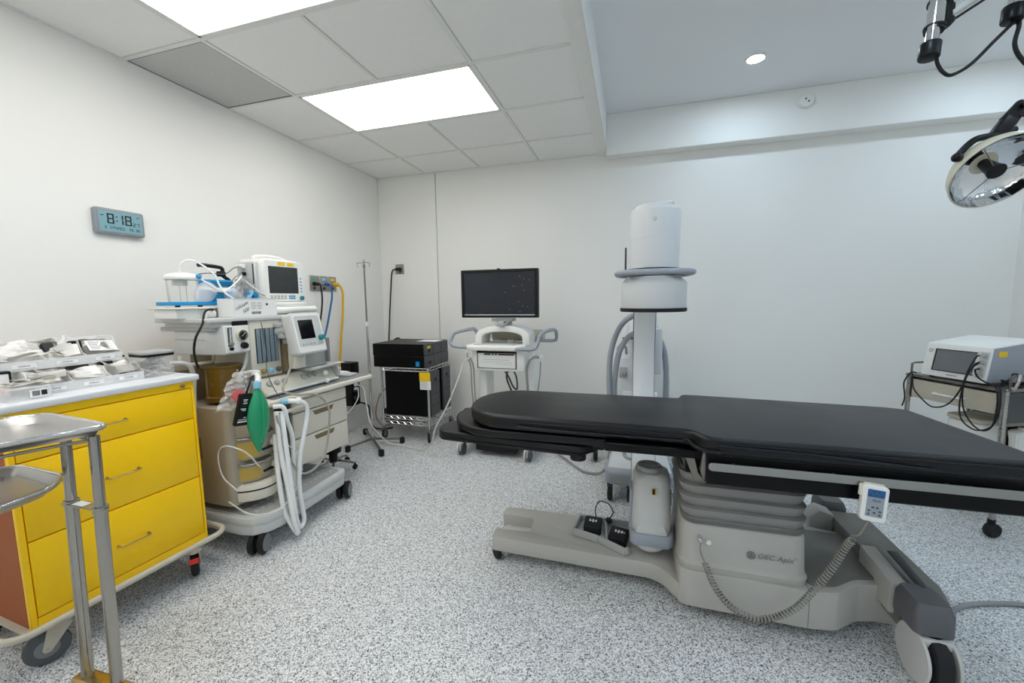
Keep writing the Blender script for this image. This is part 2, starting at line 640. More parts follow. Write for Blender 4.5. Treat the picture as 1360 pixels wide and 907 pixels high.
DL = [(3.48, -0.69, 'small round downlight glowing in the raised plaster ceiling near the back wall'), (5.05, -0.75, 'small round downlight in the raised ceiling above the corner trolley'),
      (3.5, -2.5, 'added unseen downlight in the raised ceiling above the foot of the table'), (5.0, -2.6, 'added unseen downlight in the raised ceiling near the right wall'),  # from here on: out-of-view downlights, added to brighten the right side
      (3.5, -5.4, 'added unseen downlight in the raised ceiling farthest back on the left'), (5.0, -5.4, 'added unseen downlight in the raised ceiling farthest back on the right'),
      (3.5, -3.9, 'added unseen downlight in the raised ceiling behind the camera on the left'), (5.0, -3.9, 'added unseen downlight in the raised ceiling behind the camera on the right')]
for x, y, l in DL:
    t = thing('downlight', l, 'ceiling light', (x, y, ZR), 0, 'downlights in the raised ceiling')
    part('lens', MB().cyl((x, y, ZR - 0.006), (x, y, ZR - 0.001), 0.05, seg=32), 'spot_light', t, True)
    part('ring', MB().lathe([(0.05, -0.001), (0.052, -0.008), (0.066, -0.007), (0.072, 0.0)], (x, y, ZR), seg=36), 'white_plastic', t, True)

t = thing('smoke_detector', 'round white smoke detector on the soffit face', 'smoke detector', (3.975, -0.13, 2.81))
part('body', MB().lathe([(0.0, 0.034), (0.03, 0.034), (0.05, 0.028), (0.056, 0.012), (0.06, 0.0), (0.0, 0.0)], (3.975, -0.131, 2.81), (0, -1, 0)), 'white_plastic', t, True)
part('sensor_hole', MB().cyl((3.965, -0.164, 2.815), (3.965, -0.167, 2.815), 0.006, seg=12), 'ink', t, True)
part('sensor_hole', MB().cyl((3.985, -0.164, 2.795), (3.985, -0.167, 2.795), 0.006, seg=12), 'ink', t, True)

# ------------------------------------------------------------------ camera
yaw, pit, rol = -0.28735870249252754, 0.10360451709283099, -0.013330540828424583
Fv = Vector((math.sin(yaw) * math.cos(pit), math.cos(yaw) * math.cos(pit), -math.sin(pit)))
Rv = Vector((math.cos(yaw), -math.sin(yaw), 0))
Uv = Rv.cross(Fv)
R2 = Rv * math.cos(rol) + Uv * math.sin(rol)
U2 = Uv * math.cos(rol) - Rv * math.sin(rol)
cd = bpy.data.cameras.new('camera')
cam = bpy.data.objects.new('camera', cd)
COL.objects.link(cam)
cd.sensor_width = 36
cd.lens = 36 * 540.01 / 1360
cd.clip_start = 0.02
cam.matrix_world = Matrix(((R2.x, U2.x, -Fv.x, 2.6955), (R2.y, U2.y, -Fv.y, -4.0161), (R2.z, U2.z, -Fv.z, 1.2949), (0, 0, 0, 1)))
SC.camera = cam

w = bpy.data.worlds.new('world')
w.use_nodes = True
w.node_tree.nodes['Background'].inputs[0].default_value = (0.02, 0.02, 0.02, 1)
SC.world = w
SC.view_settings.view_transform = 'Standard'
SC.view_settings.look = 'None'
SC.view_settings.gamma = 1
SC.view_settings.exposure = 0.06
SC.view_settings.use_curve_mapping = False
SC.cycles.diffuse_bounces = 8
SC.cycles.max_bounces = 14
SC.cycles.transparent_max_bounces = 16

# ------------------------------------------------------------------ wall clock
SEG = {'0': 'abcdef', '1': 'bc', '2': 'abged', '3': 'abgcd', '4': 'fgbc', '5': 'afgcd', '6': 'afgedc', '7': 'abc', '8': 'abcdefg', '9': 'abcdfg'}


def seven(mb, ch, x, y, w, h, t, M):
    k = t * 0.25
    segs = {'a': (x, x + w, y + h - t, y + h), 'g': (x + t * .5, x + w - t * .5, y + h / 2 - t / 2, y + h / 2 + t / 2), 'd': (x, x + w, y, y + t),
            'f': (x, x + t, y + h / 2 + k, y + h - k), 'b': (x + w - t, x + w, y + h / 2 + k, y + h - k), 'e': (x, x + t, y + k, y + h / 2 - k), 'c': (x + w - t, x + w, y + k, y + h / 2 - k)}
    for s_ in SEG[ch]:
        a = segs[s_]
        mb.box(a[0], a[1], a[2], a[3], 0, 0.0008, M=M)


t = thing('digital_clock', 'grey framed digital wall clock reading 8:18', 'clock', (0, -2.445, 1.735))
# local: clock faces +x ; width along +y
part('casing', MB().prism([(p[0], p[1]) for p in rrect(0.222, 0.135, 0.012)], 0.0, 0.028, 0.004, 2, M=basis((0.001, -2.445, 1.735), (0, 1, 0), (0, 0, 1))), 'lcd_frame', t, True)
part('bezel', MB().prism(rrect(0.205, 0.119, 0.006), 0.028, 0.031, 0.001, 1, M=basis((0.001, -2.445, 1.735), (0, 1, 0), (0, 0, 1))), 'lcd_frame', t, True)
scr = part('screen', MB().prism(rrect(0.192, 0.104, 0.003), 0.031, 0.0318, M=basis((0.001, -2.445, 1.735), (0, 1, 0), (0, 0, 1))), 'lcd', t, True)
MD = basis((0.0330, -2.445, 1.735), (0, 1, 0), (0, 0, 1))
d = MB()
seven(d, '8', -0.062, -0.012, 0.030, 0.052, 0.0065, MD)
d.box(-0.022, -0.016, 0.024, 0.030, 0, 0.0008, M=MD).box(-0.022, -0.016, 0.002, 0.008, 0, 0.0008, M=MD)
seven(d, '1', -0.018, -0.012, 0.028, 0.052, 0.0065, MD)
seven(d, '8', 0.018, -0.012, 0.030, 0.052, 0.0065, MD)
seven(d, '2', 0.054, -0.014, 0.012, 0.019, 0.0022, MD)
seven(d, '7', 0.072, -0.014, 0.012, 0.019, 0.0022, MD)
d.box(-0.090, -0.076, 0.026, 0.030, 0, 0.0008, M=MD).box(0.074, 0.084, 0.034, 0.038, 0, 0.0008, M=MD)
d.text('5  17WED   70. 30', 0.021, MD @ Matrix.Translation((0.004, -0.034, 0)), 0.0004)
part('digits', d, 'ink', scr, True)

# ------------------------------------------------------------------ wall outlets
t = thing('gas_outlet', 'wide grey medical gas outlet plate on the left wall above the anesthesia machine', 'outlet', (0, -0.925, 1.46))
part('plate', MB().box(0.001, 0.010, -1.09, -0.975, 1.392, 1.525, 0.003, 1).box(0.001, 0.010, -0.973, -0.872, 1.392, 1.525, 0.003, 1).box(0.001, 0.010, -0.870, -0.762, 1.392, 1.525, 0.003, 1), 'outlet_grey', t, True)
for y, m, l in ((-1.045, 'green_light', 'green oxygen label'), (-0.925, 'blue_light', 'pale blue label'), (-0.815, 'yellow_label', 'yellow air label')):
    part('gas_label', MB().box(0.010, 0.012, y - 0.024, y + 0.024, 1.485, 1.507), m, t, True, l)
    part('socket', MB().cyl((0.009, y, 1.452), (0.024, y, 1.452), 0.019, seg=20, bev=0.003), 'black_plastic' if m == 'green_light' else 'chrome', t, True)
    part('lower_socket', MB().box(0.010, 0.014, y - 0.014, y + 0.014, 1.405, 1.425, 0.002, 1), 'black_plastic', t, True)


def hose(name, pts, r, m, label, cat, ends=None, group=None):
    mb = MB().tube(pts, r, 10, 8)
    if ends:
        a, b = Vector(pts[0]), Vector(pts[1])
        dv = (b - a).normalized()
        mb.cyl(a - dv * 0.004, a + dv * ends[1], ends[0], seg=14, bev=0.002)
    return single(name, mb, m, label, cat, group, 60)


hose('gas_hose', [(0.026, -1.045, 1.452), (0.070, -1.041, 1.446), (0.080, -1.040, 1.392), (0.080, -1.040, 1.286), (0.080, -1.082, 1.103), (0.080, -1.143, 0.90)], 0.0075, 'black_rubber', 'black gas hose plugged in under the green outlet label', 'hose', (0.014, 0.03))
hose('gas_hose', [(0.026, -0.925, 1.452), (0.070, -0.918, 1.448), (0.090, -0.924, 1.353), (0.090, -0.952, 1.245), (0.090, -1.026, 1.033), (0.090, -1.102, 0.894), (0.09, -1.165, 0.783)], 0.0085, 'blue_hose', 'blue and black gas hose hanging from the middle of the wall outlet plate', 'hose', (0.015, 0.035))
hose('gas_hose', [(0.026, -0.815, 1.452), (0.070, -0.802, 1.451), (0.090, -0.782, 1.368), (0.090, -0.800, 1.157), (0.090, -0.838, 0.947), (0.090, -0.884, 0.635), (0.09, -0.905, 0.25), (0.09, -0.95, 0.03)], 0.0105, 'yellow_hose', 'yellow gas hose hanging from the wall outlet plate to the floor', 'hose', (0.018, 0.045))

t = thing('power_outlet', 'small steel power outlet plate on the back wall above the black battery units', 'outlet', (0.235, -0.012, 1.64))
part('plate', MB().box(0.185, 0.288, -0.020, -0.0125, 1.585, 1.693, 0.003, 1), 'outlet_grey', t, True)
part('socket', MB().cyl((0.245, -0.020, 1.61), (0.245, -0.024, 1.61), 0.016, seg=18), 'dark_grey', t, True)
sk = MB().tube([(0.238, -0.035, 1.640), (0.190, -0.050, 1.635), (0.168, -0.065, 1.60), (0.148, -0.07, 1.414), (0.122, -0.07, 1.16), (0.118, -0.09, 0.96), (0.125, -0.14, 0.70)], 0.0075, 8, 8)
sk.box(0.195, 0.262, -0.048, -0.0205, 1.625, 1.655, 0.006)
single('electric_cord', sk, 'black_rubber', 'thick black power cord hanging from the outlet on the back wall', 'cord', smooth=60)

# ------------------------------------------------------------------ yellow cart
Y = thing('supply_cart', 'bright yellow steel drawer cart with a white worktop and bumper rail', 'cart', (0.5, -2.95, 0), -3)
xf = 0.231
b = MB()
b.box(-0.25, xf - 0.012, -0.268, 0.298, 0.17, 0.19)
b.box(-0.25, xf - 0.012, -0.268, 0.298, 0.915, 0.94)
b.box(-0.262, -0.25, -0.281, 0.311, 0.17, 0.94)
b.box(xf - 0.02, xf, -0.281, -0.264, 0.17, 0.94, 0.002, 1).box(xf - 0.02, xf, 0.300, 0.311, 0.17, 0.94, 0.002, 1)
b.box(xf - 0.02, xf, -0.264, 0.300, 0.910, 0.94).box(xf - 0.02, xf, -0.264, 0.300, 0.17, 0.203)
b.box(xf - 0.02, xf - 0.012, -0.264, 0.300, 0.203, 0.910)
b.box(-0.25, xf - 0.02, 0.299, 0.311, 0.17, 0.94)
part('body', b, 'yellow_paint', Y)
part('side_panel', MB().box(-0.25, xf - 0.02, -0.281, -0.269, 0.17, 0.94, 0.002, 1), 'yellow_shaded', Y, label='side panel in shaded yellow')
part('worktop', MB().box(-0.275, xf + 0.016, -0.298, 0.330, 0.940, 0.968, 0.007, 3), 'worktop_white', Y)
for z0, z1, hy in ((0.766, 0.906, -0.010), (0.485, 0.762, 0.016), (0.206, 0.481, 0.026)):
    dr = part('drawer', MB().box(xf - 0.011, xf + 0.001, -0.262, 0.297, z0, z1, 0.003, 2), 'yellow_paint', Y)
    hz = {0.766: 0.834, 0.485: 0.617, 0.206: 0.327}[z0]
    part('handle', MB().tube([(xf, hy - 0.052, hz), (xf + 0.018, hy - 0.052, hz), (xf + 0.023, hy - 0.047, hz), (xf + 0.023, hy + 0.047, hz), (xf + 0.018, hy + 0.052, hz), (xf, hy + 0.052, hz)], 0.0036, 8, sm=False).cyl((xf, hy - 0.052, hz), (xf + 0.003, hy - 0.052, hz), 0.006, seg=12).cyl((xf, hy + 0.052, hz), (xf + 0.003, hy + 0.052, hz), 0.006, seg=12), 'brass', dr)
part('lock', MB().cyl((xf, 0.262, 0.924), (xf + 0.006, 0.262, 0.924), 0.010, seg=20, bev=0.002).box(xf + 0.006, xf + 0.007, 0.261, 0.263, 0.918, 0.930), 'brass', Y)
rl = [(p[0] * 1.0 - 0.015, p[1] + 0.005, 0.195) for p in rrect(0.62, 0.73, 0.07, 6)]
part('bumper_rail', MB().tube(rl, 0.0125, 10, sm=False, closed=True).box(-0.25, 0.25, -0.30, 0.32, 0.165, 0.172), 'beige_metal', Y)
for k, (x, y, ang) in enumerate(((0.205, -0.20, 157), (0.225, 0.245, 58), (-0.2, -0.25, 40), (-0.2, 0.25, 60))):
    M = Matrix.Translation((x, y, 0)) @ Matrix.Rotation(R(ang), 4, 'Z')
    f = MB()
    f.cyl((0, 0, 0.135), (0, 0, 0.165), 0.03, seg=20)
    f.prism_x([(-0.032, 0.138), (0.034, 0.138), (0.052, 0.062), (0.046, 0.050), (0.030, 0.050)], -0.024, -0.020, 0.0015, 1)
    f.prism_x([(-0.032, 0.138), (0.034, 0.138), (0.052, 0.062), (0.046, 0.050), (0.030, 0.050)], 0.020, 0.024, 0.0015, 1)
    f.cyl((-0.027, 0.04, 0.0625), (0.027, 0.04, 0.0625), 0.006, seg=12)
    c = part('caster', f.xf(M), 'beige_metal', Y)
    wv = MB().lathe([(0.0, -0.014), (0.03, -0.015), (0.052, -0.016), (0.060, -0.010), (0.0615, 0.0), (0.060, 0.010), (0.052, 0.016), (0.03, 0.015), (0.0, 0.014)], (0, 0.04, 0.0620), (1, 0, 0), 32)
    part('wheel', wv.xf(M), 'black_rubber' if k else 'wheel_grey', c)
    part('hub', MB().lathe([(0.0, -0.018), (0.028, -0.017), (0.034, -0.0145), (0.034, 0.0145), (0.028, 0.017), (0.0, 0.018)], (0, 0.04, 0.0620), (1, 0, 0), 24).xf(M), 'mid_grey', c)
    if k == 1:
        part('brake_pedal', MB().box(-0.018, 0.018, -0.066, -0.034, 0.106, 0.118, 0.004).xf(M), 'red_plastic', c, label='red brake pedal')

# cart-frame placement helper
def YM(x, y, z, a=0):
    return Matrix.Translation((0.5, -2.95, 0)) @ Matrix.Rotation(R(-3), 4, 'Z') @ Matrix.Translation((x, y, z)) @ Matrix.Rotation(R(a), 4, 'Z')


ZT = 0.9685


def packet(w, h, seed, crumple=0.0065):
    rnd = random.Random(seed)
    a, b, c = rnd.uniform(-1, 1), rnd.uniform(-1, 1), rnd.uniform(3, 7)

    def f(u, v):
        x, y = (u - .5) * w, (v - .5) * h
        z = crumple * (math.sin(a * 5 + u * c) * 0.6 + math.cos(b * 4 + v * c) * 0.6) + rnd.uniform(-1, 1) * crumple * 0.12
        return Vector((x, y, z))
    return MB().quadgrid(f, 6, 5, 0.0009)


PK = {}
for nm, w, h, m in (('long', 0.11, 0.036, 'paper'), ('wide', 0.085, 0.055, 'paper'), ('small', 0.06, 0.045, 'foil'), ('clear', 0.08, 0.05, 'frosted_plastic')):
    PK[nm] = [(packet(w, h, 11 * k + len(nm)), m) for k in range(3)]
PKM = {}
for nm, lst in PK.items():
    PKM[nm] = []
    for mb, m in lst:
        me = bpy.data.meshes.new('supply_packet')
        mb.bm.to_mesh(me)
        mb.bm.free()
        me.materials.append(MATS[m])
        PKM[nm].append(me)


def put_packet(kind, M, label, group, nm='supply_packet'):
    o = bpy.data.objects.new(nm, random.choice(PKM[kind]))
    COL.objects.link(o)
    o.matrix_world = M
    tag(o, label, 'packet', group)
    return o


def tray(x0, x1, y0, y1, z, hb, label, n=3, groups=None, labels=None, stuff=None):
    """stepped clear organiser tray: low front lip, sides that climb to the back, n compartments"""
    c = YM((x0 + x1) / 2, (y0 + y1) / 2, z)
    t = thing('organiser_tray', label, 'tray', c.to_translation(), -3)
    ox, oy, oz = (x0 + x1) / 2, (y0 + y1) / 2, z
    D = x1 - x0
    sh = MB().box(-D / 2, D / 2, y0 - oy, y1 - oy, 0, 0.003)
    sh.box(-D / 2, -D / 2 + 0.003, y0 - oy, y1 - oy, 0, hb)
    sh.box(D / 2 - 0.003, D / 2, y0 - oy, y1 - oy, 0, 0.036)
    prof = [(-D / 2, 0), (D / 2, 0), (D / 2, 0.040), (D / 2 - 0.03, 0.052), (D / 2 - 0.05, hb - 0.004), (D / 2 - 0.065, hb), (-D / 2, hb)]
    for yy in (y0 - oy, y1 - oy - 0.003):
        sh.prism([(p[0], p[1]) for p in prof], yy, yy + 0.003, M=Matrix(((1, 0, 0, 0), (0, 0, 1, 0), (0, 1, 0, 0), (0, 0, 0, 1))))
    part('shell', sh, 'bin_plastic', t)
    dv = MB()
    for k in range(1, n):
        yy = y0 - oy + (y1 - y0) * k / n
        dv.prism([(p[0], p[1] * 0.92) for p in prof], yy - 0.0015, yy + 0.0015, M=Matrix(((1, 0, 0, 0), (0, 0, 1, 0), (0, 1, 0, 0), (0, 0, 0, 1))))
    part('divider', dv, 'bin_plastic', t)
    for k in range(n):
        yc = y0 - oy + (y1 - y0) * (k + 0.5) / n
        lb = part('label_strip', MB().box(D / 2, D / 2 + 0.001, yc - 0.032, yc + 0.032, 0.010, 0.024), 'paper_label', t)
        part('lettering', MB().text('SYRINGE', 0.008, basis((D / 2 + 0.0012, yc, 0.017), (0, 1, 0), (0, 0, 1)), 0.0002), 'ink_grey', lb)
    rnd = random.Random(int(z * 1000))
    for k in range(n):
        yc = y0 + (y1 - y0) * (k + 0.5) / n
        W = (y1 - y0) / n
        for q in range(stuff[k][1]):
            fx = x0 + 0.022 + (x1 - x0 - 0.05) * (q + 0.5) / stuff[k][1]
            kind = rnd.choice(stuff[k][0])
            tl = 30 + rnd.uniform(-14, 16)
            zz = z + 0.036 + 0.046 * (1 - (fx - x0) / (x1 - x0)) + rnd.uniform(0, 0.016)
            M = YM(fx, yc + rnd.uniform(-.5, .5) * (W - 0.085), zz) @ Matrix.Rotation(R(90 + rnd.uniform(-22, 22)), 4, 'Z') @ Matrix.Rotation(R(tl), 4, 'X') @ Matrix.Rotation(R(rnd.uniform(-12, 12)), 4, 'Y')
            put_packet(kind, M, labels[k], groups[k])
        # dark cartridge seen behind the packets
    return t


up_l = ['crumpled white packet in the left compartment of the upper organiser tray', 'white packet in the middle compartment of the upper organiser tray', 'white printed packet in the right compartment of the upper organiser tray']
lo_l = ['white packet in the left compartment of the lower organiser tray', 'white packet in the middle compartment of the lower organiser tray', 'white packet in the right compartment of the lower organiser tray']
tray(-0.03, 0.135, -0.165, 0.175, ZT, 0.082, 'clear plastic organiser tray on the white worktop, lower tier of two', 3, lo_l, lo_l, [(['long', 'wide', 'small'], 13), (['long', 'wide'], 11), (['wide', 'long'], 11)])
tray(-0.12, 0.045, -0.205, 0.150, 1.054, 0.105, 'clear plastic organiser tray stacked as the upper tier over the lower one', 3, up_l, up_l, [(['long', 'wide', 'clear'], 14), (['long', 'wide', 'small'], 12), (['wide', 'wide', 'long'], 12)])
# risers that carry the upper tier, a black box and a white bottle
single('tray_riser', MB().box(-0.13, -0.04, -0.2, 0.14, 0, 0.084, 0.003, 1).xf(YM(0, 0, ZT)), 'frosted_plastic', 'frosted clear box that carries the upper organiser tray', 'box')
for (x, y, z, w, h, a, l) in ((0.045, 0.0, ZT + 0.066, 0.07, 0.035, 20, 'flat black case in the middle compartment of the lower organiser tray'), (0.045, 0.088, ZT + 0.070, 0.05, 0.035, 10, 'flat black case in the right compartment of the lower organiser tray'),
                             (-0.03, -0.048, 1.054 + 0.072, 0.035, 0.04, 30, 'small black case at the left of the upper organiser tray'), (-0.02, 0.028, 1.054 + 0.074, 0.04, 0.04, 10, 'small black case at the right of the upper organiser tray')):
    single('black_case', MB().box(-0.008, 0.008, -w / 2, w / 2, -h / 2, h / 2, 0.003, 1).xf(YM(x, y, z, 0) @ Matrix.Rotation(R(-a), 4, 'Y')), 'black_plastic', l, 'case')
nz = MB().lathe([(0.0, 0), (0.016, 0), (0.016, 0.05), (0.008, 0.062), (0.006, 0.085), (0.0, 0.086)], (0, 0, 0), (0.1, 0.25, 1), 18)
single('squeeze_bottle', nz.xf(YM(-0.045, -0.012, 1.090)), 'white_plastic', 'small white pointed bottle standing among packets in the upper organiser tray', 'bottle')

# printed white card in the upper tray
t = thing('printed_card', 'white card with small black print leaning in the right end of the upper organiser tray', 'card', YM(0.0, 0.10, 1.12).to_translation(), 0)
MC_ = YM(0.012, 0.098, 1.122) @ Matrix.Rotation(R(90), 4, 'Z') @ Matrix.Rotation(R(38), 4, 'X') @ Matrix.Rotation(R(-6), 4, 'Z')
part('card', MB().box(-0.045, 0.045, -0.032, 0.032, -0.001, 0.001, M=MC_), 'paper_label', t, True)
ln = MB()
for k in range(6):
    ln.box(-0.038, -0.012 + 0.006 * (k % 3), -0.024 + k * 0.009, -0.021 + k * 0.009, 0.001, 0.0014, M=MC_).box(0.004, 0.034 - 0.007 * (k % 2), -0.024 + k * 0.009, -0.022 + k * 0.009, 0.001, 0.0014, M=MC_)
part('print', ln, 'ink_grey', t, True)

# jar
t = thing('storage_jar', 'square clear jar with a black rimmed lid on the right end of the cart worktop', 'jar', YM(0.085, 0.238, ZT).to_translation(), -3)
part('glass', MB().prism(rrect(0.118, 0.118, 0.018), 0, 0.092, 0.002, 1, M=Matrix.Translation((0, 0, 0))), 'jar_clear', t)
part('rim', MB().prism(rrect(0.126, 0.126, 0.02), 0.092, 0.103, 0.002, 1), 'black_plastic', t)
part('lid', MB().prism(rrect(0.130, 0.130, 0.022), 0.103, 0.115, 0.003, 2), 'grey_plastic', t)
rnd = random.Random(5)
for k in range(22):
    M = YM(0.085 + rnd.uniform(-.028, .03), 0.238 + rnd.uniform(-.028, .028), ZT + 0.018 + 0.066 * k / 22) @ Euler((rnd.uniform(-.6, .6), rnd.uniform(-.6, .6), rnd.uniform(0, 3))).to_matrix().to_4x4() @ Matrix.Scale(0.72, 4)
    put_packet('wide' if k % 3 else 'clear', M, 'crumpled white packet inside the square clear jar', 'packets in the square clear jar')
single('small_bottle', MB().lathe([(0, 0), (0.014, 0), (0.014, 0.075), (0.010, 0.082), (0.010, 0.1), (0, 0.1)], (0, 0, 0), seg=18).xf(YM(0.0, 0.17, ZT)), 'black_plastic', 'small black bottle between the organiser trays and the square jar', 'bottle')

# clear supply box with barcode + boxed item at the left end
t = thing('supply_box', 'low clear supply box with a barcode label at the left front of the worktop', 'box', YM(0.135, -0.20, ZT).to_translation(), -3)
part('shell', MB().box(-0.05, 0.07, -0.055, 0.055, 0, 0.045, 0.004, 1), 'frosted_plastic', t)
part('barcode_label', MB().box(0.0702, 0.0712, 0.0, 0.045, 0.008, 0.034), 'paper_label', t)
bc = MB()
for k in range(9):
    bc.box(0.0713, 0.0718, 0.006 + k * 0.0021, 0.007 + k * 0.0021, 0.012, 0.03)
bc.box(0.0713, 0.0718, 0.028, 0.043, 0.012, 0.03)
part('barcode', bc, 'ink', t)
for k in range(6):
    M = YM(0.12 + 0.02 * (k % 3), -0.22 + 0.015 * k, ZT + 0.052 + 0.003 * k) @ Matrix.Rotation(R(90 + 25 * math.sin(k * 2.1)), 4, 'Z')
    put_packet('small' if k % 2 else 'wide', M, 'packet lying on the clear supply box with the barcode', 'packets on the barcode supply box')
t = thing('glove_box', 'white carton with a black edge at the far left of the cart worktop', 'box', YM(0.04, -0.235, ZT).to_translation(), -3)
part('carton', MB().box(-0.03, 0.03, -0.05, 0.04, 0, 0.085, 0.002, 1), 'carton', t)
part('black_edge', MB().box(-0.031, 0.031, 0.0402, 0.046, 0, 0.094, 0.002, 1).box(-0.031, 0.031, -0.05, 0.046, 0.0855, 0.094, 0.002, 1), 'black_plastic', t, label='black edge')
part('red_stripe', MB().box(0.0301, 0.031, -0.05, 0.03, 0.022, 0.032), 'red_plastic', t, label='red stripe')


# ------------------------------------------------------------------ instrument stands in the foreground
def tray_mesh(poly, z, r=0.04, depth=0.020):
    base = smoothpoly(poly, r, 6)
    rs = []
    # (inset, z) profile from underside around the rolled rim to the pan
    for ins, dz in ((0.022, -depth), (0.012, -0.008), (0.003, -0.006), (-0.003, -0.001), (-0.003, 0.004), (0.001, 0.008), (0.007, 0.007), (0.012, 0.001), (0.022, -depth + 0.004), (0.045, -depth + 0.003)):
        rs.append([(p.x, p.y, z + dz) for p in outset(base, ins)])
    return MB().rings(rs)


t = thing('instrument_stand', 'stainless steel stand in the left foreground with twin posts under its upper tray', 'stand', (1.1, -3.3, 0))
part('tray', tray_mesh([(1.11, -3.643), (1.266, -3.254), (0.925, -3.222), (0.865, -3.27), (0.80, -3.63)], 0.945), 'steel_tray', t, True, smooth=38)
part('tray_rim', MB().tube([(p.x, p.y, 0.9515) for p in outset(smoothpoly([(1.11, -3.643), (1.266, -3.254), (0.925, -3.222), (0.865, -3.27), (0.80, -3.63)], 0.04, 6), 0.001)], 0.0055, 10, sm=False, closed=True), 'chrome', t, True, 'polished rolled rim')
for (x, y, zb), (tx, ty, tz) in (((1.028, -3.26, 0.10), (1.092, -3.27, 0.918)), ((1.166, -3.26, 0.10), (1.230, -3.275, 0.925))):
    a_, b_ = Vector((x, y, zb)), Vector((tx, ty, tz))
    f_ = (0.71 - zb) / (tz - zb)
    m_ = a_ + (b_ - a_) * f_
    dn = (b_ - a_).normalized()
    p = part('post', MB().cyl(a_, m_, 0.0155, seg=28).cyl(m_ - dn * 0.018, m_, 0.0180, seg=28, bev=0.002), 'steel_post', t, True)
    part('inner_tube', MB().cyl(m_, b_, 0.0130, seg=28), 'steel_post', p, True)
part('tray_frame', MB().tube([(1.230, -3.275, 0.912), (1.20, -3.32, 0.912), (1.08, -3.62, 0.912)], 0.0045, 8, sm=False).tube([(1.230, -3.275, 0.912), (0.93, -3.26, 0.912), (0.84, -3.60, 0.912)], 0.0045, 8, sm=False), 'steel_dark', t, True)
br = part('bracket', MB().box(1.06, 1.205, -3.285, -3.25, 0.700, 0.703, 0.001, 1), 'steel', t, True)
part('label_plate', MB().box(1.10, 1.15, -3.281, -3.257, 0.7032, 0.704), 'paper_label', br, True)
part('foot', MB().box(0.985, 1.21, -3.285, -3.235, 0.065, 0.105, 0.008, 3).box(1.07, 1.125, -3.66, -3.27, 0.065, 0.095, 0.006), 'brass', t, True, label='brass coloured foot')
for x, y in ((1.0, -3.26), (1.195, -3.26), (1.097, -3.64)):
    part('caster', MB().cyl((x, y, 0.045), (x, y, 0.068), 0.008, seg=10).cyl((x - 0.012, y, 0.0305), (x + 0.012, y, 0.0305), 0.030, seg=22, bev=0.003), 'black_rubber', t, True)

t = thing('instrument_stand', 'second stainless stand whose lower tray is tucked under the upper tray', 'stand', (0.95, -3.5, 0))
part('tray', tray_mesh([(1.26, -3.64), (1.20, -3.36), (1.13, -3.300), (0.90, -3.288), (0.86, -3.33), (0.84, -3.64)], 0.80, 0.03), 'steel_tray', t, True, smooth=38)
part('tray_rim', MB().tube([(p.x, p.y, 0.8065) for p in outset(smoothpoly([(1.26, -3.64), (1.20, -3.36), (1.13, -3.300), (0.90, -3.288), (0.86, -3.33), (0.84, -3.64)], 0.03, 6), 0.001)], 0.0048, 10, sm=False, closed=True), 'chrome', t, True, 'polished rolled rim')
part('post', MB().cyl((0.90, -3.62, 0.05), (0.90, -3.62, 0.78), 0.0145, seg=20), 'steel_dark', t, True)
part('tray_frame', MB().tube([(0.90, -3.62, 0.775), (1.18, -3.60, 0.774), (1.12, -3.34, 0.774)], 0.0045, 8, sm=False), 'steel_dark', t, True)
part('foot', MB().box(0.86, 0.94, -3.85, -3.50, 0.0, 0.05, 0.008, 3), 'steel_dark', t, True)

# ------------------------------------------------------------------ anesthesia machine (local: +x out of the wall, +y to the right)
AL = (0.5, -2.17, 0)
A = thing('anesthesia_machine', 'large grey and cream anesthesia machine on casters between the yellow cart and the corner', 'anesthesia machine', AL, -2.5)


def AM(x, y, z):
    return Matrix.Translation(AL) @ Matrix.Rotation(R(-2.5), 4, 'Z') @ Matrix.Translation((x, y, z))


base = [(-0.28, -0.34), (0.30, -0.34), (0.37, -0.325), (0.42, -0.27), (0.435, -0.20), (0.40, 0.30), (0.37, 0.335), (-0.28, 0.335)]
b = MB().prism(base, 0.105, 0.165, 0.012, 2)
b.prism([(p[0] * 1.01, p[1] * 1.01) for p in base], 0.160, 0.200, 0.008, 2)
part('base', b, 'pale_grey', A)
inner = [(-0.26, -0.31), (0.29, -0.31), (0.35, -0.295), (0.392, -0.25), (0.405, -0.19), (0.372, 0.28), (0.35, 0.305), (-0.26, 0.305)]
part('base_mat', MB().prism(inner, 0.200, 0.2035), 'grey_plastic', A)
cs = MB()
for i in range(9):
    for j in range(14):
        cs.box(-0.2 + i * 0.065, -0.185 + i * 0.065, -0.27 + j * 0.04, -0.25 + j * 0.04, 0.2035, 0.2055)
part('mat_pattern', cs, 'pale_grey', A)
for x, y, a in ((0.372, -0.295, 25), (0.372, 0.325, 25), (-0.22, -0.28, 50), (-0.22, 0.28, 110)):
    M = Matrix.Translation((x, y, 0)) @ Matrix.Rotation(R(a), 4, 'Z')
    c = part('caster', MB().cyl((0, 0, 0.055), (0, 0, 0.108), 0.016, seg=14).sphere((0, 0, 0.062), 0.03, (0.7, 1, 0.9)).xf(M), 'black_plastic', A)
    for sx in (-1, 1):
        part('wheel', MB().lathe([(0, -0.013), (0.040, -0.013), (0.0525, -0.011), (0.0555, -0.004), (0.0555, 0.006), (0.050, 0.012), (0, 0.012)], (sx * 0.024, 0, 0.0558), (1, 0, 0), 32).xf(M), 'black_rubber', c)
        part('wheel_cover', MB().lathe([(0, -0.004), (0.036, -0.003), (0.043, 0.0), (0.043, 0.002), (0, 0.002)], (sx * 0.0385, 0, 0.0558), (sx, 0, 0), 28).xf(M), 'mid_grey', c)

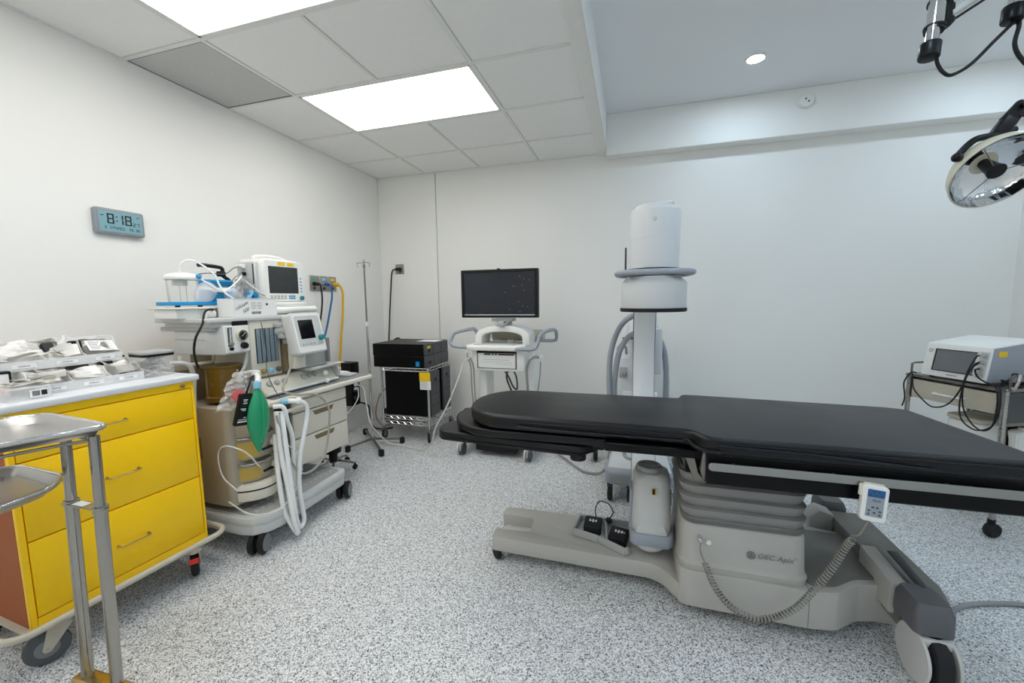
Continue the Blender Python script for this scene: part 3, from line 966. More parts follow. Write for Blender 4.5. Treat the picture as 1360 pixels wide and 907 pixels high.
# absorber tower on the left with its canisters
lt = [(-0.10, -0.32), (0.10, -0.335), (0.24, -0.33), (0.26, -0.31), (0.26, -0.05), (-0.10, -0.05)]
b = MB().prism(lt, 0.24, 0.76, 0.012, 2)
part('absorber_housing', b, 'tan_plastic', A)
part('side_inset', MB().box(0.02, 0.11, -0.3325, -0.325, 0.48, 0.60, 0.003, 1), 'tan_dark', A)
b = MB()
arc = [(0.10 + 0.205 * math.sin(R(a)), -0.185 - 0.125 * math.cos(R(a))) for a in range(20, 161, 14)]
b.prism([(0.10, -0.32)] + [(0.12 + 0.20 * math.sin(R(a)), -0.19 - 0.135 * math.cos(R(a))) for a in range(10, 171, 10)] + [(0.10, -0.05)], 0.595, 0.70, 0.008, 2)
part('canister_cap', b, 'tan_plastic', A)
b = MB()
bl = [(0.10, -0.32)] + [(0.13 + 0.225 * math.sin(R(a)), -0.185 - 0.145 * math.cos(R(a))) for a in range(10, 171, 10)] + [(0.10, -0.04)]
b.prism(bl, 0.255, 0.345, 0.012, 2)
part('canister_cradle', b, 'cream_plastic', A)
b = MB()
b.prism([(p[0] * 1.002, p[1]) for p in bl[2:-2]], 0.310, 0.318)
part('slot', b, 'black_plastic', A)
for z0, z1 in ((0.352, 0.445), (0.472, 0.585)):
    c = part('canister', MB().lathe([(0, z0), (0.105, z0), (0.112, z0 + 0.01), (0.112, z1 - 0.01), (0.105, z1), (0, z1)], (0.205, -0.185, 0), seg=40), 'tan_plastic', A)
    part('window', MB().lathe([(0.108, z0 + 0.012), (0.1135, z0 + 0.014), (0.1135, z1 - 0.014), (0.108, z1 - 0.012)], (0.203, -0.188, 0), seg=40), 'amber_light', c, label='yellow granule window')
    part('latch', MB().torus((0.205, -0.185, z1 + 0.006), 0.118, 0.006, seg=40), 'steel', c)
    part('knob', MB().cyl((0.30, -0.115, (z0 + z1) / 2), (0.335, -0.105, (z0 + z1) / 2), 0.030, 0.026, seg=24, bev=0.004), 'cream_plastic', c)
    part('clip', MB().box(0.305, 0.325, -0.195, -0.12, z0 + 0.035, z0 + 0.048, 0.003, 1), 'black_plastic', c)

# back column
part('column', MB().box(-0.28, -0.10, -0.13, 0.42, 0.93, 1.20, 0.01, 2).box(-0.28, -0.10, -0.31, 0.42, 0.2, 0.94, 0.01, 2), 'tan_dark', A)
part('amber_canister', MB().lathe([(0, 0.775), (0.085, 0.775), (0.088, 0.785), (0.088, 0.80), (0.083, 0.805), (0.083, 0.95), (0.088, 0.955), (0.088, 0.965), (0, 0.968)], (0.09, -0.205, 0), seg=40), 'amber', A, label='translucent amber canister')
part('canister_scale', MB().box(0.163, 0.172, -0.19, -0.18, 0.90, 0.908).box(0.163, 0.172, -0.19, -0.18, 0.87, 0.878).box(0.163, 0.172, -0.19, -0.18, 0.84, 0.848).box(0.163, 0.172, -0.19, -0.18, 0.93, 0.938), 'paper_label', A)

# drawers
x0 = 0.30
part('drawer_cabinet', MB().box(-0.15, x0 - 0.012, 0.025, 0.47, 0.315, 0.735, 0.004, 1), 'mid_grey', A)
for z0, z1 in ((0.318, 0.482), (0.488, 0.638), (0.644, 0.715)):
    d = part('drawer', MB().box(x0 - 0.012, x0 + 0.004, 0.028, 0.468, z0, z1, 0.004, 2), 'cream_plastic', A)
    if z1 < 0.7:
        part('pull', MB().prism([(p[0], p[1]) for p in [(0.175, 0), (0.345, 0), (0.33, -0.028), (0.19, -0.028)]], 0.0, 0.003, M=Matrix(((0, 0, 1, x0 + 0.003), (1, 0, 0, 0), (0, 1, 0, z1 - 0.014), (0, 0, 0, 1)))), 'tan_dark', d)
wt = [(-0.10, -0.02), (0.27, -0.155), (0.34, -0.16), (0.352, -0.14), (0.352, 0.69), (0.325, 0.715), (-0.05, 0.715)]
part('worktop', MB().prism(wt, 0.732, 0.762, 0.009, 3), 'cream_plastic', A)
part('worktop_inlay', MB().prism([(-0.05, 0.0), (0.26, -0.10), (0.322, -0.11), (0.322, 0.43), (-0.05, 0.43)], 0.762, 0.7645), 'mid_grey', A)
part('shelf_inlay', MB().prism([(-0.03, 0.435), (0.330, 0.435), (0.330, 0.685), (0.305, 0.70), (-0.03, 0.70)], 0.762, 0.7645), 'mid_grey', A)
part('drawer_rail', MB().tube([(0.345, -0.13, 0.695), (0.365, -0.10, 0.690), (0.365, 0.03, 0.690), (0.350, 0.06, 0.695)], 0.011, 10, sm=False).box(0.352, 0.358, 0.05, 0.10, 0.738, 0.756, 0.002, 1), 'cream_plastic', A)

# lower control slope with its row of knobs
pr = [(0.10, 0.765), (0.255, 0.765), (0.262, 0.79), (0.20, 0.865), (0.10, 0.865)]
part('knob_panel', MB().prism_y(pr, -0.10, 0.44, 0.006, 2), 'cream_plastic', A)
part('panel_trim', MB().tube([(0.268, -0.10, 0.782), (0.268, 0.44, 0.782)], 0.009, 10, sm=False), 'white_plastic', A)
for k, y in enumerate((-0.05, 0.0, 0.05, 0.19, 0.235, 0.28)):
    part('dial', MB().cyl((0.224, y, 0.828), (0.238, y, 0.840), 0.017, 0.0155, seg=22, bev=0.002), 'grey_plastic', A)
for y, m in ((0.335, 'white_plastic'), (0.33, 'white_plastic')):
    pass
part('knob', MB().sphere((0.262, 0.335, 0.835), 0.018).cyl((0.22, 0.335, 0.82), (0.26, 0.335, 0.835), 0.008, seg=12), 'white_plastic', A)
part('knob', MB().sphere((0.290, 0.32, 0.785), 0.016).cyl((0.26, 0.32, 0.785), (0.285, 0.32, 0.785), 0.008, seg=12), 'white_plastic', A)

# breathing circuit arm + bag
part('bag_arm', MB().tube([(0.15, -0.165, 0.87), (0.20, -0.168, 0.905), (0.27, -0.185, 0.925), (0.33, -0.205, 0.925)], 0.016, 12).sphere((0.335, -0.208, 0.925), 0.024), 'pale_grey', A)
bag = part('breathing_bag', None or MB().lathe([(0.012, 0.0), (0.014, -0.02), (0.030, -0.04), (0.050, -0.09), (0.0585, -0.145), (0.055, -0.20), (0.040, -0.26), (0.018, -0.31), (0.006, -0.335)], (0.43, -0.283, 0.885), (0.0, 0.045, 1), 28, 0.55, 1.0), 'green_bag', A, label='green breathing bag')
part('bag_mount', MB().tube([(0.335, -0.21, 0.925), (0.40, -0.25, 0.918), (0.43, -0.282, 0.90)], 0.013, 10), 'white_plastic', A)
part('bag_collar', MB().cyl((0.43, -0.284, 0.872), (0.43, -0.281, 0.905), 0.018, seg=18, bev=0.003), 'blue_light', bag, label='clear bag collar')
part('bag_seam', MB().tube([(0.462, -0.2845, 0.85), (0.4645, -0.287, 0.77), (0.4615, -0.290, 0.68), (0.447, -0.296, 0.60)], 0.0018, 6), 'green_light', bag)
for nm, pts, r in (('breathing_hose', [(0.400, -0.129, 0.704), (0.440, -0.156, 0.583), (0.460, -0.158, 0.378), (0.470, -0.151, 0.164), (0.460, -0.121, 0.060), (0.450, -0.078, 0.085), (0.440, -0.085, 0.257), (0.420, -0.053, 0.416), (0.420, -0.010, 0.554), (0.420, 0.022, 0.677), (0.420, -0.006, 0.733), (0.385, -0.057, 0.748)], 0.0115),
                  ('breathing_hose', [(0.395, -0.158, 0.715), (0.430, -0.177, 0.507), (0.455, -0.170, 0.298), (0.480, -0.170, 0.126), (0.478, -0.150, 0.042), (0.450, -0.170, 0.112), (0.430, -0.186, 0.198), (0.415, -0.19, 0.40), (0.39, -0.17, 0.60)], 0.0115),
                  ('breathing_hose', [(0.380, -0.163, 0.742), (0.410, -0.126, 0.733), (0.410, -0.105, 0.647), (0.405, -0.078, 0.554), (0.400, -0.076, 0.382), (0.400, -0.074, 0.269)], 0.0110)):
    part(nm, MB().tube(pts, r, 10, 10, rib=0.14, ribstep=0.006), 'milky_tube', A, label='white corrugated hose', smooth=60)
part('hose_elbow', MB().sphere((0.405, -0.02, 0.742), 0.021).cyl((0.352, -0.075, 0.748), (0.395, -0.035, 0.746), 0.014, seg=16), 'white_plastic', A)
part('connector', MB().cyl((0.348, -0.085, 0.748), (0.372, -0.058, 0.748), 0.0155, seg=18, bev=0.003), 'blue_light', A)
part('cable', MB().tube([(0.340, 0.010, 1.00), (0.345, 0.011, 0.959), (0.345, -0.027, 0.879), (0.360, -0.075, 0.813), (0.380, -0.016, 0.776), (0.400, 0.114, 0.747), (0.410, 0.192, 0.655), (0.410, 0.189, 0.537), (0.410, 0.146, 0.385), (0.420, 0.048, 0.321), (0.420, -0.049, 0.335), (0.420, -0.116, 0.440), (0.420, -0.154, 0.560), (0.410, -0.169, 0.70)], 0.0062, 8, 8), 'tan_hose', A, label='tan hose looping below the worktop', smooth=60)
part('cable', MB().tube([(0.300, -0.334, 0.346), (0.220, -0.345, 0.418), (0.200, -0.342, 0.534), (0.260, -0.338, 0.577), (0.340, -0.300, 0.537), (0.360, -0.248, 0.444)], 0.004, 6, 8), 'frosted_plastic', A, smooth=60)
part('cable', MB().tube([(0.250, -0.345, 0.282), (0.395, -0.335, 0.235), (0.44, -0.208, 0.212), (0.43, -0.078, 0.295), (0.42, -0.043, 0.416), (0.40, -0.109, 0.523)], 0.0042, 6, 8), 'frosted_plastic', A, smooth=60)
part('pipe', MB().tube([(0.0, -0.352, 1.027), (0.0, -0.350, 0.995), (0.01, -0.33, 0.981), (0.02, -0.235, 0.978), (0.02, -0.202, 0.985), (0.02, -0.196, 1.03)], 0.0095, 10, 5), 'cream_plastic', A, smooth=60)
part('pipe', MB().tube([(0.0, -0.400, 1.000), (0.05, -0.349, 0.985), (0.05, -0.329, 0.921), (0.05, -0.335, 0.840), (0.05, -0.345, 0.70)], 0.012, 10, 8), 'pale_grey', A, smooth=60)
part('gauge_hose', MB().tube([(0.19, -0.135, 1.03), (0.20, -0.157, 0.967), (0.20, -0.196, 0.90)], 0.010, 8, 6), 'grey_plastic', A, smooth=60)

# cabinet with flow tube and pressure gauge (upper left)
g = [(-0.13, -0.29), (0.10, -0.29), (0.20, -0.265), (0.20, -0.125), (-0.13, -0.125)]
cab = part('gauge_cabinet', MB().prism(g, 1.028, 1.182, 0.005, 2), 'pale_grey', A)
part('seam', MB().box(-0.128, 0.10, -0.2912, -0.289, 1.104, 1.106), 'mid_grey', cab)
fp = part('gauge_face', MB().box(0.2005, 0.206, -0.263, -0.127, 1.036, 1.176, 0.002, 1), 'white_plastic', cab)
ft = part('flow_tube', MB().box(0.2062, 0.2075, -0.247, -0.223, 1.068, 1.168), 'ink_grey', cab)
part('tube_glass', MB().cyl((0.211, -0.235, 1.085), (0.211, -0.235, 1.165), 0.0055, seg=12), 'chrome', ft)
part('flow_knob', MB().cyl((0.206, -0.235, 1.083), (0.223, -0.235, 1.083), 0.011, seg=18, bev=0.002), 'steel', cab)
part('flow_knob', MB().cyl((0.206, -0.235, 1.057), (0.22, -0.235, 1.057), 0.009, seg=18, bev=0.002), 'black_plastic', cab)
gg = part('gauge', MB().lathe([(0, 0), (0.030, 0), (0.0315, 0.004), (0.0315, 0.012), (0.027, 0.015), (0.027, 0.011), (0, 0.010)], (0.206, -0.172, 1.124), (1, 0, 0), 36), 'red_ring', cab)
part('dial_face', MB().cyl((0.2165, -0.172, 1.124), (0.2175, -0.172, 1.124), 0.0265, seg=30), 'black_plastic', gg)
tk = MB()
for k in range(11):
    a = R(-130 + 26 * k)
    tk.box(-0.0008, 0.0008, 0.018, 0.024, 0, 0.0005, M=basis((0.2176, -0.172, 1.124), (0, 1, 0), (0, 0, 1)) @ Matrix.Rotation(a, 4, 'Z'))
tk.box(-0.001, 0.001, -0.008, 0.022, 0, 0.0006, M=basis((0.2177, -0.172, 1.124), (0, 1, 0), (0, 0, 1)) @ Matrix.Rotation(R(-50), 4, 'Z'))
part('dial_marks', tk, 'paper_label', gg)
part('selector_knob', MB().cyl((0.206, -0.165, 1.068), (0.228, -0.165, 1.068), 0.0185, 0.016, seg=24, bev=0.003), 'black_plastic', cab)
part('top_recess', MB().box(0.20, 0.2045, -0.215, -0.130, 1.166, 1.20), 'black_plastic', cab)

# flowmeter block
fm = part('flowmeter_block', MB().box(-0.1, 0.195, -0.118, 0.075, 0.875, 1.195, 0.005, 2), 'cream_plastic', A)
part('meter_recess', MB().box(0.195, 0.1975, -0.085, 0.058, 0.955, 1.150), 'dark_grey', fm)
for k in range(5):
    y = -0.070 + k * 0.0285
    tb = part('meter_tube', MB().box(0.1975, 0.204, y - 0.0105, y + 0.0105, 0.958, 1.148, 0.002, 1), 'glass_blue', fm)
    mk_ = MB()
    for q in range(13):
        mk_.box(0.2042, 0.2046, y - 0.007, y - 0.002, 0.968 + q * 0.0135, 0.9705 + q * 0.0135)
    part('meter_scale', mk_, 'ink', tb)
part('flow_wire', MB().tube([(0.207, -0.052, 1.185), (0.207, -0.037, 1.091), (0.207, -0.037, 0.983), (0.29, -0.104, 0.913), (0.33, -0.113, 0.845), (0.335, -0.08, 0.775)], 0.0022, 6), 'ink_grey', A, smooth=60)
for y, m in ((-0.055, 'brass'), (-0.002, 'blue_light'), (0.045, 'steel_dark')):
    part('outlet_port', MB().cyl((0.195, y, 0.905), (0.212, y, 0.905), 0.015, seg=20, bev=0.003).cyl((0.212, y, 0.905), (0.220, y, 0.905), 0.008, seg=14), m, fm)

# vaporiser
vp = part('vaporizer', MB().prism(rrect(0.11, 0.085, 0.022, 4, 0.235, 0.130), 0.900, 1.075, 0.006, 2), 'cream_plastic', A)
part('dark_side', MB().box(0.12, 0.235, 0.078, 0.0862, 0.885, 1.05), 'tan_dark', vp)
part('filler_port', MB().cyl((0.288, 0.128, 0.992), (0.306, 0.128, 0.992), 0.016, seg=20, bev=0.003), 'brass', vp, label='yellow filler port')
part('filler_recess', MB().prism(rrect(0.05, 0.06, 0.012, 3, 0.128, 0.992), 0.0, 0.003, M=Matrix(((0, 0, 1, 0.2885), (1, 0, 0, 0), (0, 1, 0, 0), (0, 0, 0, 1)))), 'pale_grey', vp)

# shelves
part('lower_shelf', MB().box(-0.20, 0.205, -0.335, 0.235, 1.195, 1.218, 0.006, 2).box(-0.18, 0.190, -0.30, 0.215, 1.170, 1.197, 0.004, 1), 'pale_grey', A)
part('shelf_underside', MB().box(-0.22, 0.17, -0.30, 0.20, 1.150, 1.172, 0.004, 1), 'grey_plastic', A)
part('shelf_post', MB().box(-0.26, -0.10, 0.235, 0.42, 0.78, 1.225, 0.008, 2), 'pale_grey', A)
part('upper_shelf', MB().box(-0.14, 0.035, -0.37, 0.30, 1.216, 1.266, 0.008, 2).box(-0.26, 0.035, -0.10, 0.30, 1.216, 1.266, 0.008, 2).box(-0.16, 0.060, -0.385, 0.42, 1.266, 1.276, 0.004, 2).box(-0.27, 0.060, -0.10, 0.42, 1.266, 1.2755, 0.004, 2), 'white_plastic', A)
part('shelf_roller', MB().cyl((0.095, 0.115, 1.247), (0.095, 0.455, 1.247), 0.021, seg=24, bev=0.006), 'white_plastic', A)
part('end_roller', MB().cyl((0.06, -0.25, 1.238), (0.06, -0.205, 1.238), 0.02, seg=20), 'white_plastic', A)

# arm and control display
part('display_arm', MB().cyl((0.20, 0.06, 1.125), (0.28, 0.075, 1.125), 0.032, seg=28, bev=0.006).cyl((0.235, 0.075, 1.085), (0.235, 0.075, 1.115), 0.040, seg=28, bev=0.004).cyl((0.21, 0.075, 1.15), (0.21, 0.075, 1.175), 0.045, seg=24, bev=0.004), 'grey_plastic', A)
MDp = Matrix.Translation((0.335, 0.145, 1.11)) @ Matrix.Rotation(R(3), 4, 'Z') @ Matrix.Rotation(R(-12), 4, 'Y')
TY = Matrix(((0, 0, 1, 0), (1, 0, 0, 0), (0, 1, 0, 0), (0, 0, 0, 1)))
dp = part('control_display', MB().prism(rrect(0.235, 0.245, 0.018), -0.05, 0.012, 0.005, 2, M=MDp @ TY), 'pale_grey', A)
part('bezel', MB().prism(rrect(0.218, 0.228, 0.014), 0.012, 0.015, 0.002, 1, M=MDp @ TY), 'white_plastic', dp)
part('bezel_inset', MB().prism(rrect(0.190, 0.180, 0.01, cx=0.0, cy=0.012), 0.015, 0.0158, M=MDp @ TY), 'pale_grey', dp)
part('screen', MB().prism(rrect(0.112, 0.112, 0.002, 2, -0.018, 0.022), 0.0158, 0.0166, M=MDp @ TY), 'screen_black', dp)
part('dial', MB().cyl((0.015, 0.075, -0.035), (0.038, 0.075, -0.035), 0.018, 0.016, seg=24, bev=0.003).xf(MDp), 'teal_knob', dp, label='teal dial')
kb = MB()
for k in range(4):
    kb.box(0.0158, 0.018, -0.075 + k * 0.028, -0.060 + k * 0.028, -0.070, -0.062)
part('key', kb.xf(MDp), 'grey_plastic', dp)

# printer / recorder block behind the display, with its ledge
pb = part('recorder', MB().box(0.02, 0.235, 0.205, 0.385, 0.885, 1.085, 0.006, 2), 'grey_plastic', A)
part('recorder_slot', MB().box(0.2352, 0.2366, 0.235, 0.36, 1.005, 1.025), 'dark_grey', pb)
part('recorder_post', MB().box(0.22, 0.26, 0.375, 0.395, 0.90, 1.06, 0.003, 1), 'mid_grey', pb)
lg = part('ledge', MB().prism_y([(0.10, 0.815), (0.265, 0.80), (0.280, 0.845), (0.25, 0.872), (0.10, 0.885)], 0.442, 0.468, 0.004, 1).box(0.10, 0.275, 0.20, 0.468, 0.868, 0.882, 0.004, 1), 'pale_grey', A)

# ---- things that stand on the machine
t = thing('patient_monitor', 'white patient monitor with two yellow stickers on top of the anesthesia machine', 'monitor', AM(-0.09, 0.30, 1.277).to_translation(), -2.5)
W_, z0, z1 = (0.142, 0.452), 1.297, 1.565
body = MB().prism_x([(W_[0], z0), (W_[1], z0), (W_[1] + 0.004, z0 + 0.05), (W_[1] - 0.006, z1 - 0.03), (W_[1] - 0.03, z1), (W_[0] + 0.03, z1 + 0.006), (W_[0] + 0.002, z1 - 0.03)], -0.20, 0.005, 0.008, 2)
Winv = AM(0, 0, 0)


def lw(mb):
    return mb.xf(Winv)


pm = part('case', lw(body), 'white_plastic', t, True)
part('stand_foot', lw(MB().box(-0.16, 0.035, 0.165, 0.445, 1.277, 1.297, 0.006, 2)), 'white_plastic', t, True)
part('handle', lw(MB().tube([(-0.10, 0.175, 1.560), (-0.10, 0.19, 1.583), (-0.10, 0.29, 1.592), (-0.10, 0.385, 1.583), (-0.10, 0.42, 1.560)], 0.011, 10, 5)), 'white_plastic', t, True, smooth=60)
part('bezel', lw(MB().box(0.005, 0.010, 0.160, 0.448, 1.302, 1.560, 0.003, 1)), 'white_plastic', t, True)
part('screen', lw(MB().box(0.010, 0.0108, 0.186, 0.408, 1.352, 1.522)), 'screen_grey', t, True)
part('sticker', lw(MB().box(0.0102, 0.011, 0.258, 0.312, 1.530, 1.552)), 'yellow_label', t, True, label='yellow sticker')
part('sticker', lw(MB().box(0.0102, 0.011, 0.328, 0.380, 1.528, 1.550)), 'yellow_label', t, True, label='yellow sticker')
kk = MB()
for r_ in range(2):
    for q in range(5):
        kk.box(0.010, 0.013, 0.192 + q * 0.025, 0.206 + q * 0.025, 1.316 + r_ * 0.014, 1.325 + r_ * 0.014)
part('keypad', lw(kk), 'grey_plastic', t, True)
kk = MB()
for r_ in range(2):
    for q in range(3):
        kk.box(0.0105, 0.0135, 0.328 + q * 0.018, 0.340 + q * 0.018, 1.316 + r_ * 0.014, 1.325 + r_ * 0.014)
for q in range(5):
    kk.box(0.0105, 0.0125, 0.424, 0.434, 1.36 + q * 0.022, 1.368 + q * 0.022)
part('blue_keypad', lw(kk), 'blue_plastic', t, True, label='blue keys')
part('dial', lw(MB().cyl((0.01, 0.427, 1.322), (0.026, 0.427, 1.322), 0.014, seg=20, bev=0.002)), 'teal_knob', t, True, label='teal dial')
# side modules and plugs
part('side_module', lw(MB().box(-0.17, -0.02, 0.120, 0.146, 1.33, 1.545, 0.004, 1)), 'pale_grey', t, True)
part('side_slot', lw(MB().box(-0.04, -0.03, 0.1185, 0.121, 1.34, 1.39).box(-0.04, -0.03, 0.1185, 0.121, 1.41, 1.53)), 'dark_grey', t, True)
part('side_plug', lw(MB().box(-0.13, -0.09, 0.085, 0.121, 1.502, 1.530, 0.004, 1)), 'white_plastic', t, True)
part('side_plug', lw(MB().box(-0.12, -0.09, 0.095, 0.121, 1.460, 1.482, 0.004, 1)), 'black_plastic', t, True, label='black plug')
part('side_plug', lw(MB().box(-0.14, -0.07, 0.075, 0.121, 1.400, 1.440, 0.004, 1)), 'grey_plastic', t, True, label='grey plug')
part('side_plug', lw(MB().box(-0.09, -0.05, 0.085, 0.121, 1.335, 1.375, 0.004, 1)), 'mid_grey', t, True, label='grey plug')
for pts, r, m in (([(-0.11, 0.088, 1.516), (-0.05, 0.045, 1.49), (0.03, 0.017, 1.413), (0.06, 0.05, 1.36), (0.09, 0.085, 1.335)], 0.0035, 'cable_grey'),
                  ([(-0.10, 0.09, 1.47), (-0.03, 0.03, 1.462), (-0.01, -0.02, 1.44), (-0.02, -0.035, 1.40), (-0.02, -0.02, 1.36), (-0.02, 0.02, 1.30), (-0.02, 0.06, 1.283)], 0.003, 'cable_grey'),
                  ([(-0.11, 0.08, 1.41), (-0.03, 0.05, 1.43), (0.03, 0.055, 1.39), (0.065, 0.10, 1.335), (0.085, 0.12, 1.29), (0.10, 0.14, 1.275)], 0.004, 'cable_white'),
                  ([(-0.09, 0.09, 1.51), (-0.06, 0.02, 1.50), (-0.03, -0.06, 1.46), (-0.05, -0.14, 1.46), (-0.08, -0.17, 1.455)], 0.0025, 'ink_grey'),
                  ([(-0.06, 0.09, 1.35), (-0.04, 0.05, 1.38), (-0.03, 0.02, 1.36), (-0.03, -0.02, 1.33), (-0.03, -0.02, 1.30)], 0.003, 'ink_grey')):
    part('monitor_cable', lw(MB().tube(pts, r, 7, 8)), m, t, True, smooth=60)

# portable suction unit
t = thing('suction_unit', 'portable suction unit with clear canister, blue base and black handle', 'suction unit', AM(-0.06, -0.22, 1.277).to_translation(), -2.5)
part('base', lw(MB().prism(rrect(0.16, 0.22, 0.02, 4, -0.055, -0.255), 1.285, 1.304, 0.004, 2).prism(rrect(0.15, 0.16, 0.02, 4, -0.06, -0.09), 1.283, 1.300, 0.004, 2)), 'blue_plastic', t, True)
for y in (-0.34, -0.23, -0.05):
    part('foot', lw(MB().cyl((0.0, y, 1.2765), (0.0, y, 1.286), 0.011, seg=14)), 'black_rubber', t, True)
part('canister', lw(MB().lathe([(0, 0), (0.060, 0), (0.063, 0.006), (0.068, 0.115), (0, 0.115)], (-0.045, -0.280, 1.304), seg=36)), 'clear_plastic', t, True, label='clear canister')
part('canister_lid', lw(MB().lathe([(0, 0), (0.075, 0), (0.078, 0.006), (0.076, 0.016), (0.062, 0.030), (0.03, 0.036), (0, 0.037)], (-0.045, -0.280, 1.418), seg=36).cyl((-0.02, -0.30, 1.452), (-0.02, -0.30, 1.475), 0.008, seg=12)), 'white_plastic', t, True)
part('float_cage', lw(MB().cyl((-0.03, -0.30, 1.388), (-0.03, -0.30, 1.415), 0.030, seg=20).cyl((-0.012, -0.315, 1.306), (-0.012, -0.315, 1.39), 0.002, seg=6).cyl((-0.012, -0.285, 1.306), (-0.012, -0.285, 1.39), 0.002, seg=6)), 'pale_grey', t, True)
part('lid_port', lw(MB().cyl((0.02, -0.25, 1.435), (0.035, -0.235, 1.432), 0.012, seg=14)), 'blue_plastic', t, True, label='blue port')
part('pump_body', lw(MB().prism(rrect(0.13, 0.155, 0.02, 4, -0.05, -0.09), 1.300, 1.372, 0.006, 2)), 'blue_plastic', t, True, label='blue pump body')
part('pump_cover', lw(MB().prism(rrect(0.10, 0.085, 0.02, 4, 0.0, -0.125), 1.355, 1.376, 0.006, 2)), 'white_plastic', t, True)
part('upper_box', lw(MB().prism(rrect(0.10, 0.15, 0.015, 4, -0.06, -0.10), 1.385, 1.425, 0.006, 2)), 'blue_plastic', t, True)
part('grille', lw(MB().box(0.0155, 0.0175, -0.04, -0.018, 1.315, 1.365).box(-0.008, -0.006, -0.17, -0.03, 1.408, 1.411).box(-0.008, -0.006, -0.17, -0.03, 1.395, 1.398)), 'ink', t, True)
part('badge', lw(MB().cyl((0.016, -0.115, 1.362), (0.018, -0.115, 1.362), 0.012, seg=18)), 'yellow_label', t, True)
part('handle', lw(MB().tube([(-0.05, -0.19, 1.500), (-0.05, -0.17, 1.503), (-0.05, -0.08, 1.497), (-0.05, -0.058, 1.485), (-0.05, -0.062, 1.455), (-0.05, -0.03, 1.430), (-0.05, -0.01, 1.41)], 0.0105, 10, 5).box(-0.062, -0.038, -0.09, -0.045, 1.445, 1.475, 0.005, 1)), 'black_plastic', t, True, label='black handle', smooth=60)
part('suction_tube', lw(MB().tube([(-0.02, -0.30, 1.47), (-0.015, -0.295, 1.50), (0.0, -0.27, 1.518), (0.02, -0.23, 1.505), (0.05, -0.18, 1.45), (0.06, -0.16, 1.39), (0.07, -0.14, 1.35), (0.06, -0.09, 1.32), (0.06, -0.05, 1.30), (0.06, -0.12, 1.288)], 0.0048, 8, 8)), 'milky_tube', t, True, smooth=60)
part('suction_tube', lw(MB().tube([(0.03, -0.245, 1.43), (0.05, -0.20, 1.39), (0.065, -0.15, 1.36), (0.065, -0.10, 1.385), (0.055, -0.04, 1.43), (0.03, -0.01, 1.45), (0.0, 0.0, 1.43)], 0.0042, 8, 8)), 'milky_tube', t, True, smooth=60)

t = thing('resuscitator_mask', 'clear and pale blue resuscitator beside the blue suction unit on the top shelf', 'resuscitator', AM(-0.02, -0.02, 1.277).to_translation(), -2.5)
part('bulb', lw(MB().lathe([(0, -0.05), (0.02, -0.048), (0.042, -0.02), (0.045, 0.015), (0.03, 0.045), (0.012, 0.055), (0, 0.055)], (0.005, -0.055, 1.335), (0.2, -1, 0.3), 24)), 'frosted_plastic', t, True)
part('dome', lw(MB().lathe([(0, 0.0), (0.04, 0.0), (0.05, 0.012), (0.045, 0.04), (0.03, 0.06), (0.0, 0.066)], (0.01, 0.005, 1.335), (0, 0.2, 1), 24)), 'clear_plastic', t, True)
part('valve', lw(MB().cyl((0.02, 0.025, 1.30), (0.02, 0.055, 1.365), 0.014, seg=16, bev=0.003).box(-0.03, 0.05, -0.03, 0.05, 1.2765, 1.30, 0.006, 2)), 'blue_light', t, True, label='pale blue valve')
t = thing('sensor_module', 'small bright blue sensor block on the shelf in front of the patient monitor', 'sensor', AM(0.02, 0.09, 1.277).to_translation(), -2.5)
part('body', lw(MB().box(-0.01, 0.03, 0.03, 0.095, 1.325, 1.358, 0.006, 2).box(-0.01, 0.03, 0.04, 0.085, 1.2765, 1.327, 0.004, 1)), 'blue_plastic', t, True)
part('port', lw(MB().box(0.03, 0.033, 0.035, 0.06, 1.328, 1.338)), 'ink', t, True)
single('suction_bag', lw(MB().lathe([(0.0, -0.07), (0.03, -0.06), (0.05, -0.02), (0.052, 0.02), (0.03, 0.055), (0.0, 0.062)], (0.01, -0.205, 1.352), (0.3, 0.5, 1), 18, 0.75, 1)), 'frosted_plastic', 'crumpled clear plastic bag resting against the suction canister', 'bag', smooth=25)

# white carton with handwriting
t = thing('supply_carton', 'long white carton with handwriting, lying on the shelf below the patient monitor', 'carton', AM(0.14, -0.05, 1.2185).to_translation(), -2.5)
part('carton', lw(MB().box(0.07, 0.185, -0.190, 0.078, 1.2185, 1.317, 0.002, 1)), 'carton', t, True)
part('lid_flap', lw(MB().box(0.068, 0.187, -0.191, 0.079, 1.316, 1.3185)), 'white_plastic', t, True)
part('handwriting', lw(MB().text('calcium', 0.027, basis((0.1856, -0.143, 1.279), (0, 0.94, 0.45), (0, -0.45, 0.94)), 0.0003, italic=0.4).text('500', 0.026, basis((0.1856, -0.120, 1.252), (0, 0.94, 0.45), (0, -0.45, 0.94)), 0.0003, italic=0.4)), 'ink_grey', t, True)
bc = MB()
rnd = random.Random(3)
y = -0.085
while y < -0.030:
    w_ = rnd.choice((0.0012, 0.002, 0.003))
    bc.box(0.1852, 0.1856, y, y + w_, 1.232, 1.246)
    y += w_ + rnd.choice((0.0012, 0.0022))
for k in range(5):
    bc.box(0.1852, 0.1856, -0.085, -0.060 + 0.004 * (k % 3), 1.262 + k * 0.008, 1.2635 + k * 0.008).box(0.1852, 0.1856, -0.048, -0.02 - 0.004 * (k % 2), 1.262 + k * 0.008, 1.2635 + k * 0.008)
part('print', lw(bc), 'ink_grey', t, True)
part('finger_hole', lw(MB().cyl((0.185, 0.012, 1.285), (0.1856, 0.012, 1.285), 0.007, seg=16)), 'ink', t, True)

